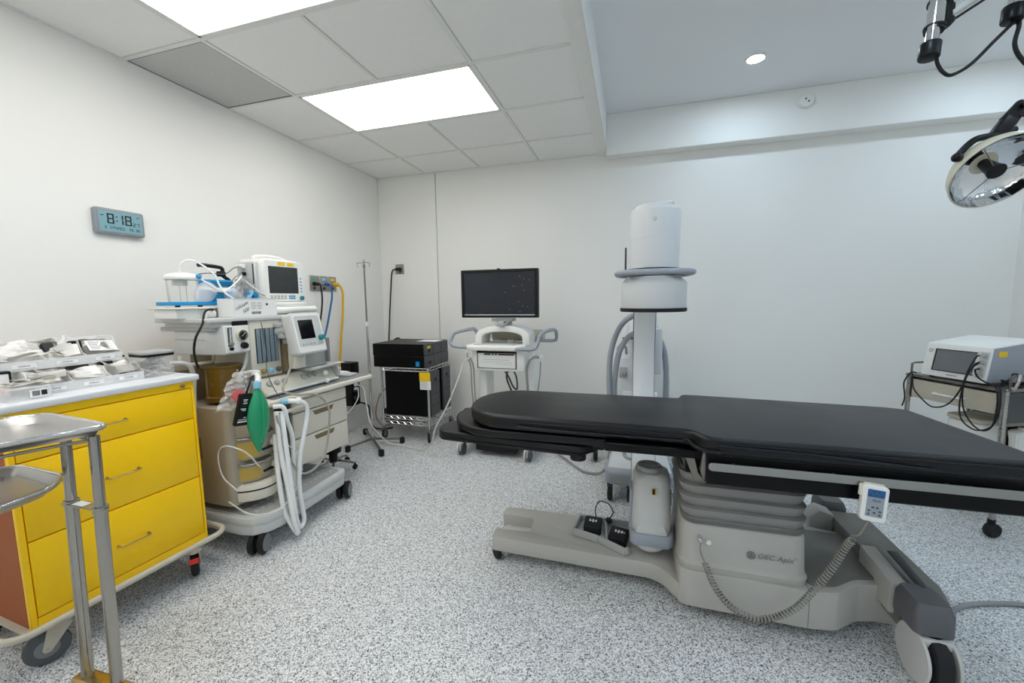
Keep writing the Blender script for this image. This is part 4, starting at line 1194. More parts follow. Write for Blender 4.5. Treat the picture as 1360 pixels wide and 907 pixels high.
part('mains_cable', MB().tube([(0.05, -0.200, 1.258), (0.10, -0.25, 1.262), (0.13, -0.298, 1.249), (0.18, -0.350, 1.19), (0.17, -0.38, 1.124), (0.12, -0.36, 1.048), (0.10, -0.336, 0.975), (0.05, -0.30, 0.97)], 0.0055, 8, 8), 'black_rubber', A, label='black cable', smooth=60)

# hanging clear bag and black cuff bag
t = thing('specimen_bag', 'clear plastic bag with a red patch hanging beside the green breathing bag', 'bag', AM(0.29, -0.30, 0.76).to_translation(), -2.5)


def bagf(u, v):
    w_ = 0.05 + 0.085 * (1 - v) ** 0.8
    return Vector((0.275 + 0.03 * math.sin(u * PI) + 0.012 * math.sin(u * 9 + v * 6) + 0.008 * math.sin(u * 23 + v * 17) + 0.006 * math.sin(v * 31 - u * 13), -0.30 + (u - .5) * w_ * 1.5 + 0.065 * v, 0.765 + 0.175 * v + 0.006 * math.sin(u * 11)))


part('bag', lw(MB().quadgrid(bagf, 20, 16, 0.003)), 'frosted_plastic', t, True, smooth=20)
part('patch', lw(MB().prism([(0.032 * math.cos(R(a)) * (1 + .12 * math.sin(3 * R(a))), 0.034 * math.sin(R(a))) for a in range(0, 360, 24)], 0, 0.008, M=basis((0.325, -0.305, 0.83), (0, 1, 0), (-0.25, 0, 1)))), 'red_bag', t, True, label='flat red patch')
t = thing('cuff_pouch', 'flat black pouch with white print hanging left of the green breathing bag', 'pouch', AM(0.42, -0.36, 0.70).to_translation(), -2.5)
MP = basis((0.425, -0.362, 0.785), (-0.18, 1, -0.20), (0.1, 0.25, 1))
part('pouch', lw(MB().prism(rrect(0.072, 0.155, 0.008), -0.009, 0.009, 0.003, 2, M=MP)), 'black_plastic', t, True)
part('flap', lw(MB().prism(rrect(0.046, 0.145, 0.006, cx=0.022, cy=-0.008), -0.016, -0.008, 0.002, 1, M=MP)), 'black_rubber', t, True)
pt = MB()
for (x, y, w_, h_) in ((-0.004, 0.048, 0.026, 0.004), (-0.004, 0.040, 0.020, 0.003), (-0.003, 0.031, 0.024, 0.004), (-0.008, 0.004, 0.03, 0.004), (-0.002, -0.003, 0.022, 0.003), (0.01, -0.038, 0.016, 0.003), (0.0, -0.048, 0.05, 0.0025), (0.0, -0.058, 0.056, 0.006)):
    pt.box(x - w_ / 2, x + w_ / 2, y - h_ / 2, y + h_ / 2, 0.009, 0.0096, M=MP)
part('print', lw(pt), 'paper_label', t, True, label='white print')
part('strap', lw(MB().tube([(0.432, -0.345, 0.855), (0.43, -0.325, 0.895), (0.41, -0.30, 0.915), (0.38, -0.275, 0.92), (0.36, -0.232, 0.925)], 0.006, 8, 6, flat=0.4)), 'black_rubber', t, True, smooth=60)

# on the worktop and ledge
for k, (x, y, a, l) in enumerate(((0.20, 0.60, 8, 'pale flat case on the right end of the machine worktop, nearer the front'), (0.10, 0.64, -6, 'white flat case on the right end of the machine worktop, nearer the wall'))):
    M = AM(x, y, 0.765) @ Matrix.Rotation(R(a), 4, 'Z')
    single('flat_case', MB().box(-0.055, 0.055, -0.05, 0.05, 0, 0.012, 0.004, 2).box(-0.045, 0.045, -0.038, 0.038, 0.012, 0.016, 0.002, 1).xf(M), 'white_plastic' if k else 'pale_grey', l, 'case')


def sheet(u, v):
    return Vector((0.10 + 0.19 * u, 0.21 + 0.29 * v, 0.885 + 0.006 * math.sin(u * 5 + v * 4) - 0.03 * max(0, u - 0.8) - 0.05 * max(0, v - 0.85)))


single('paper_sheet', lw(MB().quadgrid(sheet, 8, 8, 0.002)), 'paper', 'white paper sheet lying on the ledge under the control display', 'paper')
t = thing('syringe_pack', 'clear syringe pack with green lettering lying on the white sheet under the control display', 'packet', AM(0.2, 0.3, 0.895).to_translation(), -2.5)
part('pack', lw(MB().box(0.13, 0.235, 0.22, 0.40, 0.895, 0.914, 0.007, 2)), 'frosted_plastic', t, True)
part('lettering', lw(MB().text('Airway', 0.028, basis((0.205, 0.335, 0.9146), (0, 1, 0), (-1, 0, 0)), 0.0004)), 'green_bag', t, True, label='green lettering')
part('barrel', lw(MB().cyl((0.17, 0.24, 0.905), (0.17, 0.38, 0.905), 0.008, seg=14)), 'blue_light', t, True)

# ------------------------------------------------------------------ corner: junction box, stand, IV pole, wire cart with battery units
t = thing('junction_box', 'black junction box with plugs on the left wall below the gas outlet', 'electrical box', (0.09, -0.77, 0.30))
part('case', MB().box(0.001, 0.165, -0.82, -0.70, 0.30, 0.715, 0.006, 2), 'black_plastic', t, True)
for k in range(4):
    part('socket', MB().box(0.165, 0.169, -0.80, -0.76, 0.36 + k * 0.075, 0.395 + k * 0.075, 0.002, 1).box(0.165, 0.169, -0.75, -0.715, 0.36 + k * 0.075, 0.395 + k * 0.075, 0.002, 1), 'dark_grey', t, True)
part('label_plate', MB().box(0.02, 0.07, -0.8215, -0.82, 0.345, 0.40).box(0.02, 0.04, -0.8215, -0.82, 0.43, 0.445), 'paper_label', t, True)
part('plug', MB().box(0.169, 0.20, -0.80, -0.76, 0.49, 0.52, 0.005, 1).box(0.169, 0.20, -0.80, -0.76, 0.455, 0.48, 0.005, 1), 'pale_grey', t, True, label='pale grey plug')


def cord(pts, r, m, label, group=None):
    return single('cord', MB().tube(pts, r, 8, 8), m, label, 'cord', group, 60)


cord([(0.202, -0.78, 0.505), (0.28, -0.80, 0.475), (0.38, -0.90, 0.34), (0.50, -1.02, 0.22), (0.56, -0.97, 0.10), (0.62, -0.93, 0.02), (0.75, -0.93, 0.012), (0.95, -0.98, 0.012), (1.10, -1.06, 0.10), (1.17, -1.09, 0.26), (1.256, -1.08, 0.411), (1.317, -1.05, 0.557), (1.351, -1.00, 0.673), (1.37, -0.95, 0.78), (1.41, -0.93, 0.812)], 0.0062, 'cable_white', 'long white cord sagging across the floor from the junction box to the imaging workstation')
cord([(0.205, -0.78, 0.47), (0.26, -0.86, 0.40), (0.24, -0.95, 0.30), (0.20, -1.05, 0.24), (0.15, -1.1, 0.2), (0.12, -1.15, 0.1)], 0.005, 'cable_white', 'short white cord curving down from the junction box towards the machine drawers')
cord([(0.12, -0.71, 0.32), (0.22, -0.66, 0.27), (0.20, -0.62, 0.12), (0.24, -0.60, 0.03), (0.32, -0.55, 0.012), (0.38, -0.5, 0.012)], 0.008, 'black_rubber', 'black cord dropping from the junction box into the floor clutter')
cord([(0.30, -0.45, 0.42), (0.24, -0.50, 0.33), (0.20, -0.52, 0.15), (0.24, -0.50, 0.04), (0.32, -0.45, 0.03), (0.38, -0.40, 0.12), (0.42, -0.36, 0.25)], 0.006, 'cable_brown', 'tan cord looped on the floor in the corner behind the IV pole')
cord([(0.28, -0.40, 0.03), (0.27, -0.36, 0.12), (0.32, -0.32, 0.20), (0.40, -0.30, 0.21), (0.44, -0.30, 0.10)], 0.005, 'cable_brown', 'second tan cord making a small loop beside the wire cart')
cord([(0.40, -0.30, 0.85), (0.33, -0.24, 0.90), (0.24, -0.2, 0.86), (0.24, -0.22, 0.72), (0.32, -0.30, 0.60), (0.41, -0.36, 0.52), (0.44, -0.38, 0.40)], 0.009, 'black_rubber', 'thick black cord looping behind the left side of the battery units')
cord([(0.42, -0.27, 0.78), (0.34, -0.22, 0.80), (0.31, -0.22, 0.68), (0.36, -0.28, 0.55), (0.42, -0.3, 0.45)], 0.008, 'black_rubber', 'black cord looping low behind the battery units beside the corner')
t = thing('power_adaptor', 'black power adaptor with a white ring of cord on the floor in the corner', 'adaptor', (0.30, -0.42, 0))
part('case', MB().box(0.18, 0.40, -0.36, -0.22, 0.0, 0.16, 0.01, 2), 'black_plastic', t, True)
part('cord_ring', MB().torus((0.35, -0.375, 0.10), 0.045, 0.006, (0.3, -1, 0.4)), 'cable_white', t, True, label='ring of white cord')

t = thing('base_stand', 'low five-star base with a black cup partly hidden behind the machine drawers', 'stand', (0.50, -1.50, 0))
part('column', MB().cyl((0.5, -1.5, 0.065), (0.5, -1.5, 0.20), 0.03, 0.035, seg=20).cyl((0.5, -1.5, 0.14), (0.5, -1.5, 0.27), 0.06, 0.07, seg=24, bev=0.004), 'black_plastic', t, True)
for k in range(5):
    a = R(20 + 72 * k)
    ex, ey = 0.5 + 0.16 * math.cos(a), -1.5 + 0.16 * math.sin(a)
    lg = part('leg', MB().tube([(0.5, -1.5, 0.075), (0.5 + 0.1 * math.cos(a), -1.5 + 0.1 * math.sin(a), 0.065), (ex, ey, 0.05)], 0.010, 8, 3), 'steel', t, True)
    part('caster', MB().cyl((ex, ey, 0.05), (ex, ey, 0.03), 0.008, seg=10).cyl((ex - 0.012 * math.sin(a), ey + 0.012 * math.cos(a), 0.0185), (ex + 0.012 * math.sin(a), ey - 0.012 * math.cos(a), 0.0185), 0.018, seg=16), 'black_rubber', lg, True)

t = thing('iv_pole', 'slim chrome IV pole on a four-legged base standing before the wire cart', 'IV pole', (0.447, -0.93, 0))
px, py = 0.447, -0.93
part('pole', MB().cyl((px, py, 0.05), (px, py, 1.10), 0.0105, seg=16), 'chrome', t, True)
part('inner_pole', MB().cyl((px, py, 1.10), (px, py, 1.62), 0.0075, seg=14), 'steel_dark', t, True)
part('collar', MB().cyl((px, py, 1.075), (px, py, 1.115), 0.0145, seg=18, bev=0.002), 'white_plastic', t, True, label='white collar')
part('top_clamp', MB().cyl((px, py, 1.585), (px, py, 1.612), 0.012, seg=14, bev=0.002).cyl((px, py, 1.612), (px, py, 1.655), 0.0045, seg=10), 'steel_dark', t, True)
for s_ in (-1, 1):
    part('hook', MB().tube([(px, py, 1.630), (px + s_ * 0.055, py - 0.01, 1.626), (px + s_ * 0.064, py - 0.01, 1.622), (px + s_ * 0.062, py - 0.01, 1.605), (px + s_ * 0.056, py - 0.01, 1.592)], 0.0028, 7, 4), 'steel_dark', t, True)
part('hub', MB().cyl((px, py, 0.035), (px, py, 0.075), 0.024, seg=18, bev=0.004), 'steel', t, True)
for ex, ey in ((0.700, -1.170), (0.700, -0.845), (0.36, -1.16), (0.215, -0.72)):
    dv = Vector((ex - px, ey - py, 0)).normalized()
    lg = part('leg', MB().tube([(px, py, 0.050), (ex, ey, 0.040)], 0.011, 8, sm=False), 'steel_dark', t, True)
    pe = Vector((-dv.y, dv.x, 0))
    part('foot', MB().box(-0.018, 0.018, -0.018, 0.018, 0.0, 0.055, 0.005, 2, M=Matrix.Translation((ex, ey, 0))), 'black_rubber', lg, True)

# wire cart
t = thing('wire_cart', 'chrome wire shelving cart on casters loaded with black battery units', 'cart', (0.72, -0.57, 0))
wx0, wx1, wy0, wy1 = 0.480, 0.955, -0.795, -0.345
for x in (wx0, wx1):
    for y in (wy0, wy1):
        p = part('post', MB().cyl((x, y, 0.12), (x, y, 0.688), 0.011, seg=16).cyl((x, y, 0.675), (x, y, 0.6885), 0.014, seg=16, bev=0.002), 'chrome', t, True)
        c = part('caster', MB().cyl((x, y, 0.10), (x, y, 0.13), 0.016, seg=14).box(x - 0.014, x - 0.011, y - 0.02, y + 0.025, 0.035, 0.105, 0.002, 1).box(x + 0.011, x + 0.014, y - 0.02, y + 0.025, 0.035, 0.105, 0.002, 1), 'steel_dark', t, True)
        part('wheel', MB().lathe([(0, -0.01), (0.035, -0.01), (0.044, -0.006), (0.044, 0.006), (0.035, 0.01), (0, 0.01)], (x, y + 0.008, 0.0445), (1, 0, 0), 24), 'black_rubber', c, True)


def wire_shelf(z):
    mb = MB()
    for (a, b_) in (((wx0, wy0), (wx1, wy0)), ((wx0, wy1), (wx1, wy1)), ((wx0, wy0), (wx0, wy1)), ((wx1, wy0), (wx1, wy1))):
        A_, B_ = Vector((a[0], a[1], z)), Vector((b_[0], b_[1], z))
        mb.tube([A_, B_], 0.0042, 6, sm=False).tube([A_ - Vector((0, 0, 0.026)), B_ - Vector((0, 0, 0.026))], 0.0042, 6, sm=False)
        n = 14
        zz = [A_ + (B_ - A_) * (k / n) - Vector((0, 0, 0.026 * (k % 2))) for k in range(n + 1)]
        mb.tube(zz, 0.0028, 5, sm=False)
    for k in range(1, 18):
        x = wx0 + (wx1 - wx0) * k / 18
        mb.cyl((x, wy0, z), (x, wy1, z), 0.0022, seg=6)
    mb.cyl((wx0, (wy0 + wy1) / 2, z - 0.006), (wx1, (wy0 + wy1) / 2, z - 0.006), 0.004, seg=6)
    return mb


for z in (0.685, 0.235, 0.185):
    part('wire_shelf', wire_shelf(z), 'chrome', t, True)
for (x, y, a, m, z0, z1, l) in ((0.952, -0.812, 0, 'yellow_label', 0.575, 0.655, 'yellow tag'), (0.955, -0.811, 0, 'paper_label', 0.500, 0.582, 'white printed tag')):
    tg = part('hang_tag', MB().box(x - 0.072, x + 0.035, y - 0.001, y, z0, z1, 0.0), m, t, True, label=l)
    if m == 'paper_label':
        ln = MB()
        for k in range(6):
            ln.box(x - 0.065, x + 0.02 - 0.01 * (k % 3), y - 0.0016, y - 0.001, z0 + 0.012 + k * 0.011, z0 + 0.0145 + k * 0.011)
        part('print', ln, 'ink_grey', tg, True)


def ups(x0, x1, y0, y1, z0, z1, label, vertical=False, group=None):
    t_ = thing('battery_unit', label, 'battery unit', ((x0 + x1) / 2, (y0 + y1) / 2, z0), 0, group)
    part('case', MB().box(x0, x1 - 0.02, y0, y1, z0, z1, 0.003, 1), 'black_steel', t_, True)
    fr = part('front_panel', MB().box(x1 - 0.02, x1 - 0.001, y0 + 0.002, y1 - 0.002, z0 + 0.001, z1 - 0.001, 0.004, 1), 'dark_grey', t_, True)
    sm = MB()
    if vertical:
        for k in range(1, 4):
            zz = z0 + (z1 - z0) * k / 4
            sm.box(x1 - 0.002, x1, y0 + 0.006, y1 - 0.006, zz - 0.002, zz + 0.002)
        sm.box(x1 - 0.002, x1 + 0.0005, (y0 + y1) / 2 - 0.02, (y0 + y1) / 2 + 0.02, z1 - 0.09, z1 - 0.06)
    else:
        for k in range(1, 3):
            yy = y0 + (y1 - y0) * k / 3
            sm.box(x1 - 0.002, x1, yy - 0.002, yy + 0.002, z0 + 0.006, z1 - 0.006)
        sm.box(x1 - 0.002, x1 + 0.0005, y0 + 0.05, y0 + 0.10, z0 + 0.03, z0 + 0.06)
    part('panel_seam', sm, 'ink', fr, True)
    return t_


u = ups(0.405, 0.945, -0.80, -0.335, 0.6895, 0.797, 'flat black battery unit lying on the top wire shelf, lower of two')
part('sticker', MB().box(0.842, 0.878, -0.8008, -0.7995, 0.705, 0.748), 'blue_plastic', u, True, label='blue sticker')
u = ups(0.400, 0.940, -0.80, -0.33, 0.7975, 0.905, 'flat black battery unit at the top of the wire cart, upper of two')
part('sticker', MB().box(0.9400, 0.9412, -0.76, -0.70, 0.862, 0.885), 'yellow_label', u, True, label='yellow sticker')
part('paper_slip', MB().box(0.72, 0.92, -0.56, -0.40, 0.9052, 0.9062), 'paper_label', u, True)
ups(0.500, 0.975, -0.775, -0.60, 0.24, 0.650, 'tall black battery tower on the lower wire shelf, nearest the front of the cart', True)
ups(0.500, 0.975, -0.53, -0.37, 0.24, 0.655, 'tall black battery tower on the lower wire shelf, nearest the back wall', True)
t = thing('floor_connector', 'small metal connector cluster on the floor right of the wire cart by the back wall', 'connector', (1.08, -0.20, 0))
part('body', MB().cyl((1.08, -0.20, 0.0), (1.08, -0.20, 0.05), 0.03, seg=16).box(1.05, 1.11, -0.22, -0.16, 0.05, 0.08, 0.006).cyl((1.08, -0.19, 0.08), (1.08, -0.19, 0.15), 0.018, seg=14), 'steel_dark', t, True)
part('plug', MB().box(1.10, 1.20, -0.20, -0.14, 0.0, 0.04, 0.008).cyl((1.08, -0.19, 0.15), (1.08, -0.19, 0.17), 0.04, seg=16), 'black_plastic', t, True)

# ------------------------------------------------------------------ imaging workstation with monitor (world coordinates)
W = thing('imaging_workstation', 'white wheeled imaging workstation with a large black monitor and grey side handles', 'workstation', (1.65, -0.75, 0))


def wp(n, mb, m, par=None, label=None, smooth=40):
    return part(n, mb, m, par or W, True, label, smooth)


wp('base', MB().prism([(1.30, -0.95), (1.36, -1.0), (1.42, -0.93), (1.84, -0.93), (1.90, -1.0), (1.96, -0.95), (1.96, -0.40), (1.30, -0.40)], 0.11, 0.17, 0.02, 2).prism([(1.36, -0.85), (1.90, -0.85), (1.88, -0.5), (1.38, -0.5)], 0.17, 0.24, 0.02, 2), 'white_plastic')
wp('battery_box', MB().box(1.46, 1.82, -0.95, -0.50, 0.045, 0.125, 0.01, 2), 'black_plastic', label='black box under the base')
for x, y in ((1.34, -0.965), (1.915, -0.965), (1.34, -0.43), (1.92, -0.43)):
    c = wp('caster', MB().cyl((x, y, 0.09), (x, y, 0.125), 0.02, seg=16).prism_x([(y - 0.03, 0.035), (y + 0.035, 0.035), (y + 0.04, 0.1), (y - 0.035, 0.112)], x - 0.008, x + 0.008, 0.004, 1), 'pale_grey')
    for sx in (-1, 1):
        wp('wheel', MB().lathe([(0, -0.009), (0.042, -0.009), (0.052, -0.006), (0.052, 0.006), (0.042, 0.009), (0, 0.009)], (x + sx * 0.019, y, 0.0525), (1, 0, 0), 28), 'dark_grey' if sx > 0 else 'pale_grey', c)
for x0, x1 in ((1.445, 1.515), (1.865, 1.935)):
    wp('upright', MB().box(x0, x1, -0.80, -0.60, 0.17, 0.93, 0.015, 3), 'white_plastic')
bx = wp('printer_housing', MB().box(1.435, 1.885, -0.925, -0.52, 0.712, 0.892, 0.018, 3), 'white_plastic')
wp('printer_bay', MB().box(1.482, 1.818, -0.9285, -0.92, 0.735, 0.882, 0.002, 1), 'black_plastic', bx)
pr_ = wp('printer', MB().box(1.490, 1.810, -0.934, -0.925, 0.740, 0.862, 0.004, 1), 'white_plastic', bx)
wp('printer_display', MB().box(1.545, 1.80, -0.9355, -0.9335, 0.848, 0.860), 'ink', pr_)
dd = MB()
for k in range(3):
    dd.box(1.60 + k * 0.028, 1.612 + k * 0.028, -0.9362, -0.9354, 0.851, 0.857)
wp('printer_keys', dd, 'paper_label', pr_)
wp('print_slot', MB().box(1.54, 1.76, -0.9348, -0.9338, 0.808, 0.811).box(1.52, 1.78, -0.9348, -0.9338, 0.79, 0.792).box(1.64, 1.78, -0.9348, -0.9338, 0.775, 0.777), 'grey_plastic', pr_)
wp('keyboard_tray', MB().prism([(1.39, -0.96), (1.42, -0.99), (1.82, -0.99), (1.86, -0.965), (1.93, -0.80), (1.93, -0.55), (1.42, -0.55)], 0.886, 0.930, 0.014, 3), 'white_plastic')
wp('tray_inlay', MB().prism([(1.46, -0.95), (1.80, -0.95), (1.82, -0.72), (1.48, -0.72)], 0.930, 0.936, 0.003, 1), 'pale_grey')
# arch over the tray
ar = []
cx, zc = 1.688, 0.975
outer = [(1.455, 0.925)] + [(cx + 0.235 * -math.cos(R(a)) * 0.99, zc + 0.11 * math.sin(R(a)) ** 0.8) for a in range(10, 171, 10)] + [(1.920, 0.925)]
inner = [(1.862, 0.925)] + [(cx + 0.172 * math.cos(R(a)), zc + 0.060 * math.sin(R(a)) ** 0.7) for a in range(10, 171, 10)] + [(1.512, 0.925)]
wp('arch', MB().prism_y(outer + inner, -0.90, -0.68, 0.008, 2), 'white_plastic')
wp('arch_roll', MB().cyl((1.52, -0.62, 0.985), (1.98, -0.62, 0.985), 0.050, seg=28, bev=0.006), 'beige_metal')
wp('display_strip', MB().box(1.66, 1.86, -0.672, -0.668, 1.026, 1.036), 'dark_grey')
wp('puck', MB().cyl((1.72, -0.75, 0.93), (1.72, -0.75, 0.955), 0.035, seg=20, bev=0.004), 'pale_grey')
wp('small_wires', MB().tube([(1.54, -0.78, 0.94), (1.55, -0.77, 0.98), (1.60, -0.77, 0.955), (1.58, -0.77, 0.94), (1.63, -0.77, 0.945)], 0.0025, 6).tube([(1.53, -0.75, 0.99), (1.57, -0.75, 0.97), (1.66, -0.75, 0.94)], 0.0022, 6), 'cable_white', smooth=60)
wp('tilt_mount', MB().box(1.60, 1.78, -0.90, -0.78, 1.118, 1.140, 0.006, 2).box(1.64, 1.74, -0.86, -0.76, 1.08, 1.125, 0.01, 2).cyl((1.665, -0.905, 1.100), (1.715, -0.905, 1.100), 0.022, seg=20, bev=0.004).tube([(1.63, -0.89, 1.13), (1.65, -0.915, 1.10), (1.69, -0.93, 1.085), (1.73, -0.915, 1.10), (1.75, -0.89, 1.13)], 0.006, 8), 'grey_plastic')
# monitor
mn = wp('monitor', MB().box(1.348, 1.992, -0.905, -0.855, 1.148, 1.534, 0.006, 2).box(1.50, 1.84, -0.86, -0.81, 1.20, 1.48, 0.02, 2), 'black_plastic')
bz = MB()
for b4 in ((1.350, 1.990, 1.510, 1.532), (1.350, 1.990, 1.150, 1.174), (1.350, 1.374, 1.174, 1.510), (1.966, 1.990, 1.174, 1.510)):
    bz.box(b4[0], b4[1], -0.912, -0.905, b4[2], b4[3], 0.002, 1)
wp('bezel', bz, 'black_plastic', mn)
wp('bezel_strip', MB().box(1.376, 1.966, -0.9125, -0.910, 1.168, 1.1745), 'pale_grey', mn)
sc = wp('screen', MB().box(1.374, 1.966, -0.9065, -0.905, 1.174, 1.510), 'screen_blue', mn)
sp = MB()
rnd = random.Random(12)
for k in range(13):
    x, z = (1.93 - abs(rnd.gauss(0, 0.10)), 1.19 + rnd.random() * 0.31)
    sp.box(x, x + 0.004, -0.9072, -0.9066, z, z + 0.003)
wp('specks', sp, 'pale_grey', sc)
wp('sensor', MB().box(1.655, 1.68, -0.90, -0.885, 1.533, 1.542, 0.002, 1), 'black_plastic', mn)
wp('handle', MB().tube([(1.46, -0.97, 0.912), (1.33, -0.97, 0.914), (1.285, -0.97, 0.925), (1.266, -0.965, 0.955), (1.285, -0.955, 1.005), (1.31, -0.94, 1.030), (1.41, -0.87, 1.052), (1.440, -0.85, 1.045), (1.462, -0.84, 0.99), (1.475, -0.83, 0.95)], 0.0145, 10, 4), 'blue_grey', smooth=60)
wp('handle', MB().tube([(1.78, -0.975, 0.905), (1.94, -0.97, 0.905), (1.98, -0.96, 0.915), (1.998, -0.94, 0.960), (2.005, -0.92, 1.000), (2.03, -0.88, 1.030), (2.075, -0.78, 1.045), (2.098, -0.72, 1.03), (2.095, -0.68, 0.965), (2.06, -0.66, 0.945), (1.92, -0.66, 0.945)], 0.0145, 10, 4), 'blue_grey', smooth=60)
wp('cord_bracket', MB().box(1.91, 2.02, -0.90, -0.86, 0.815, 0.835, 0.005, 1).box(2.005, 2.022, -0.905, -0.855, 0.80, 0.850, 0.005, 1), 'white_plastic')
wp('cord_bracket', MB().box(1.38, 1.45, -0.92, -0.88, 0.800, 0.815, 0.005, 1).box(1.372, 1.385, -0.92, -0.88, 0.80, 0.86, 0.003, 1), 'white_plastic')
wp('workstation_cord', MB().tube([(1.40, -0.93, 0.815), (1.425, -0.93, 0.75), (1.43, -0.93, 0.60), (1.435, -0.92, 0.45), (1.45, -0.9, 0.32), (1.48, -0.86, 0.22)], 0.006, 8, 6).tube([(1.42, -0.93, 0.82), (1.447, -0.93, 0.75), (1.455, -0.93, 0.60), (1.46, -0.92, 0.40), (1.47, -0.88, 0.25)], 0.006, 8, 6), 'cable_grey', smooth=60)
wp('workstation_cord', MB().tube([(2.00, -0.92, 0.838), (1.965, -0.93, 0.84), (1.925, -0.93, 0.81), (1.90, -0.92, 0.74), (1.905, -0.92, 0.60), (1.92, -0.9, 0.35), (1.93, -0.88, 0.2)], 0.010, 8, 6), 'cable_grey', smooth=60)
wp('workstation_cord', MB().tube([(2.01, -0.91, 0.80), (2.005, -0.91, 0.70), (1.985, -0.9, 0.56), (1.97, -0.88, 0.50)], 0.005, 8, 6), 'cable_grey', smooth=60)
wp('rear_cable', MB().tube([(1.55, -0.56, 0.72), (1.62, -0.52, 0.60), (1.66, -0.5, 0.50), (1.70, -0.5, 0.48), (1.69, -0.5, 0.60), (1.64, -0.5, 0.66), (1.60, -0.5, 0.58), (1.66, -0.48, 0.40), (1.70, -0.48, 0.25)], 0.008, 8, 6), 'dark_grey', smooth=60)

# ------------------------------------------------------------------ C-arm
Cc = thing('c_arm', 'white C-arm X-ray machine with a tall cylindrical detector over the table', 'x-ray machine', (2.79, -1.2, 0))


def cp(n, mb, m, par=None, label=None, smooth=40):
    return part(n, mb, m, par or Cc, True, label, smooth)


ic = (2.784, -2.10)
ii = cp('image_intensifier', MB().lathe([(0, 1.42), (0.103, 1.42), (0.1045, 1.545), (0.1055, 1.5455), (0.1065, 1.655), (0.104, 1.664), (0.098, 1.668), (0, 1.668)], (ic[0], ic[1], 0), seg=64), 'carm_white')
cap = [(0.0, 1.668)]
b = MB().lathe([(0.0, 1.666), (0.082, 1.666), (0.082, 1.682), (0.078, 1.687), (0, 1.687)], (ic[0], ic[1], 0), seg=48)
b.lathe([(0.0, 1.666), (0.04, 1.666), (0.04, 1.692), (0.036, 1.696), (0, 1.696)], (ic[0] + 0.033, ic[1] - 0.02, 0), seg=30, sx=1.1, sy=1)
cp('top_cap', b, 'carm_white', ii)
cp('button', MB().cyl((ic[0] - 0.005, ic[1] - 0.104, 1.617), (ic[0] - 0.005, ic[1] - 0.111, 1.617), 0.009, seg=18, bev=0.002), 'pale_grey', ii)
ring = [(ic[0] + p[0], ic[1] + p[1], 1.399) for p in rrect(0.305, 0.29, 0.10, 8)]
cp('handle_ring', MB().tube(ring, 0.0150, 12, sm=False, closed=True, flat=0.85).box(ic[0] - 0.12, ic[0] + 0.12, ic[1] - 0.11, ic[1] + 0.13, 1.392, 1.410, 0.004, 1), 'blue_grey', ii, 'blue grey handle ring')
cp('detector_head', MB().lathe([(0, 1.385), (0.112, 1.385), (0.118, 1.378), (0.136, 1.362), (0.1375, 1.352), (0.1385, 1.252), (0.1355, 1.248), (0, 1.248)], (ic[0], ic[1], 0), seg=64), 'carm_white', ii)
cp('detector_rim', MB().lathe([(0, 1.249), (0.1395, 1.249), (0.1405, 1.245), (0.1405, 1.237), (0.138, 1.233), (0, 1.233)], (ic[0], ic[1], 0), seg=64), 'black_rubber', ii, 'black rim')
cp('cable_guide', MB().box(ic[0] - 0.124, ic[0] - 0.116, ic[1] + 0.02, ic[1] + 0.05, 1.41, 1.52, 0.003, 1), 'dark_grey', ii)
# arc
yc, zc, Ro, Ri = -1.985, 0.93, 0.70, 0.635
b = MB()
rs = []
for k in range(61):
    a = R(-98 + 196 * k / 60)
    rs.append([Vector((x, yc + r * math.cos(a), zc + r * math.sin(a))) for x, r in ((2.710, Ri), (2.716, Ri - 0.004), (2.827, Ri - 0.004), (2.833, Ri), (2.833, Ro), (2.710, Ro))])
b.rings(rs)
cp('arc', b, 'carm_white')
for xx in (2.707, 2.836):
    rs = []
    for k in range(49):
        a = R(-96 + 192 * k / 48)
        rs.append([Vector((xx + dx, yc + r * math.cos(a), zc + r * math.sin(a))) for dx, r in ((-0.003, 0.658), (0.003, 0.658), (0.003, 0.680), (-0.003, 0.680))])
    cp('arc_rail', MB().rings(rs), 'rail_metal')
# x-ray source on the lower end
sx_, sy_ = 2.792, -2.140
sr = cp('xray_source', MB().rings([[(sx_ + p[0], sy_ + p[1] + oy, z) for p in rrect(w_, d_, r_, 6)] for z, w_, d_, r_, oy in
                                   ((0.205, 0.150, 0.15, 0.07, 0), (0.24, 0.172, 0.175, 0.06, 0), (0.30, 0.170, 0.175, 0.055, 0), (0.42, 0.163, 0.165, 0.05, 0.002), (0.49, 0.158, 0.155, 0.05, 0.006), (0.515, 0.140, 0.135, 0.05, 0.010), (0.522, 0.10, 0.10, 0.04, 0.012))]), 'pale_grey')
cp('collimator_disc', MB().lathe([(0, 0.515), (0.045, 0.515), (0.054, 0.522), (0.056, 0.534), (0.052, 0.541), (0.043, 0.543), (0.040, 0.537), (0, 0.537)], (sx_ - 0.010, sy_ + 0.005, 0), seg=36), 'grey_plastic', sr)
cp('bumper_band', MB().rings([[(sx_ + 0.001 + p[0], sy_ + p[1], z) for p in rrect(w_, d_, 0.035, 6)] for z, w_, d_ in ((0.206, 0.176, 0.20), (0.211, 0.182, 0.208), (0.256, 0.182, 0.208), (0.262, 0.176, 0.20))]), 'blue_grey', sr, 'blue grey bumper band')
cp('side_strip', MB().box(sx_ - 0.094, sx_ - 0.080, sy_ - 0.05, sy_ + 0.05, 0.25, 0.44, 0.005, 2), 'blue_grey', sr)
cp('source_foot', MB().lathe([(0, 0.146), (0.03, 0.148), (0.058, 0.160), (0.076, 0.182), (0.082, 0.208), (0, 0.208)], (sx_ - 0.002, sy_ - 0.005, 0), seg=40), 'carm_white', sr)
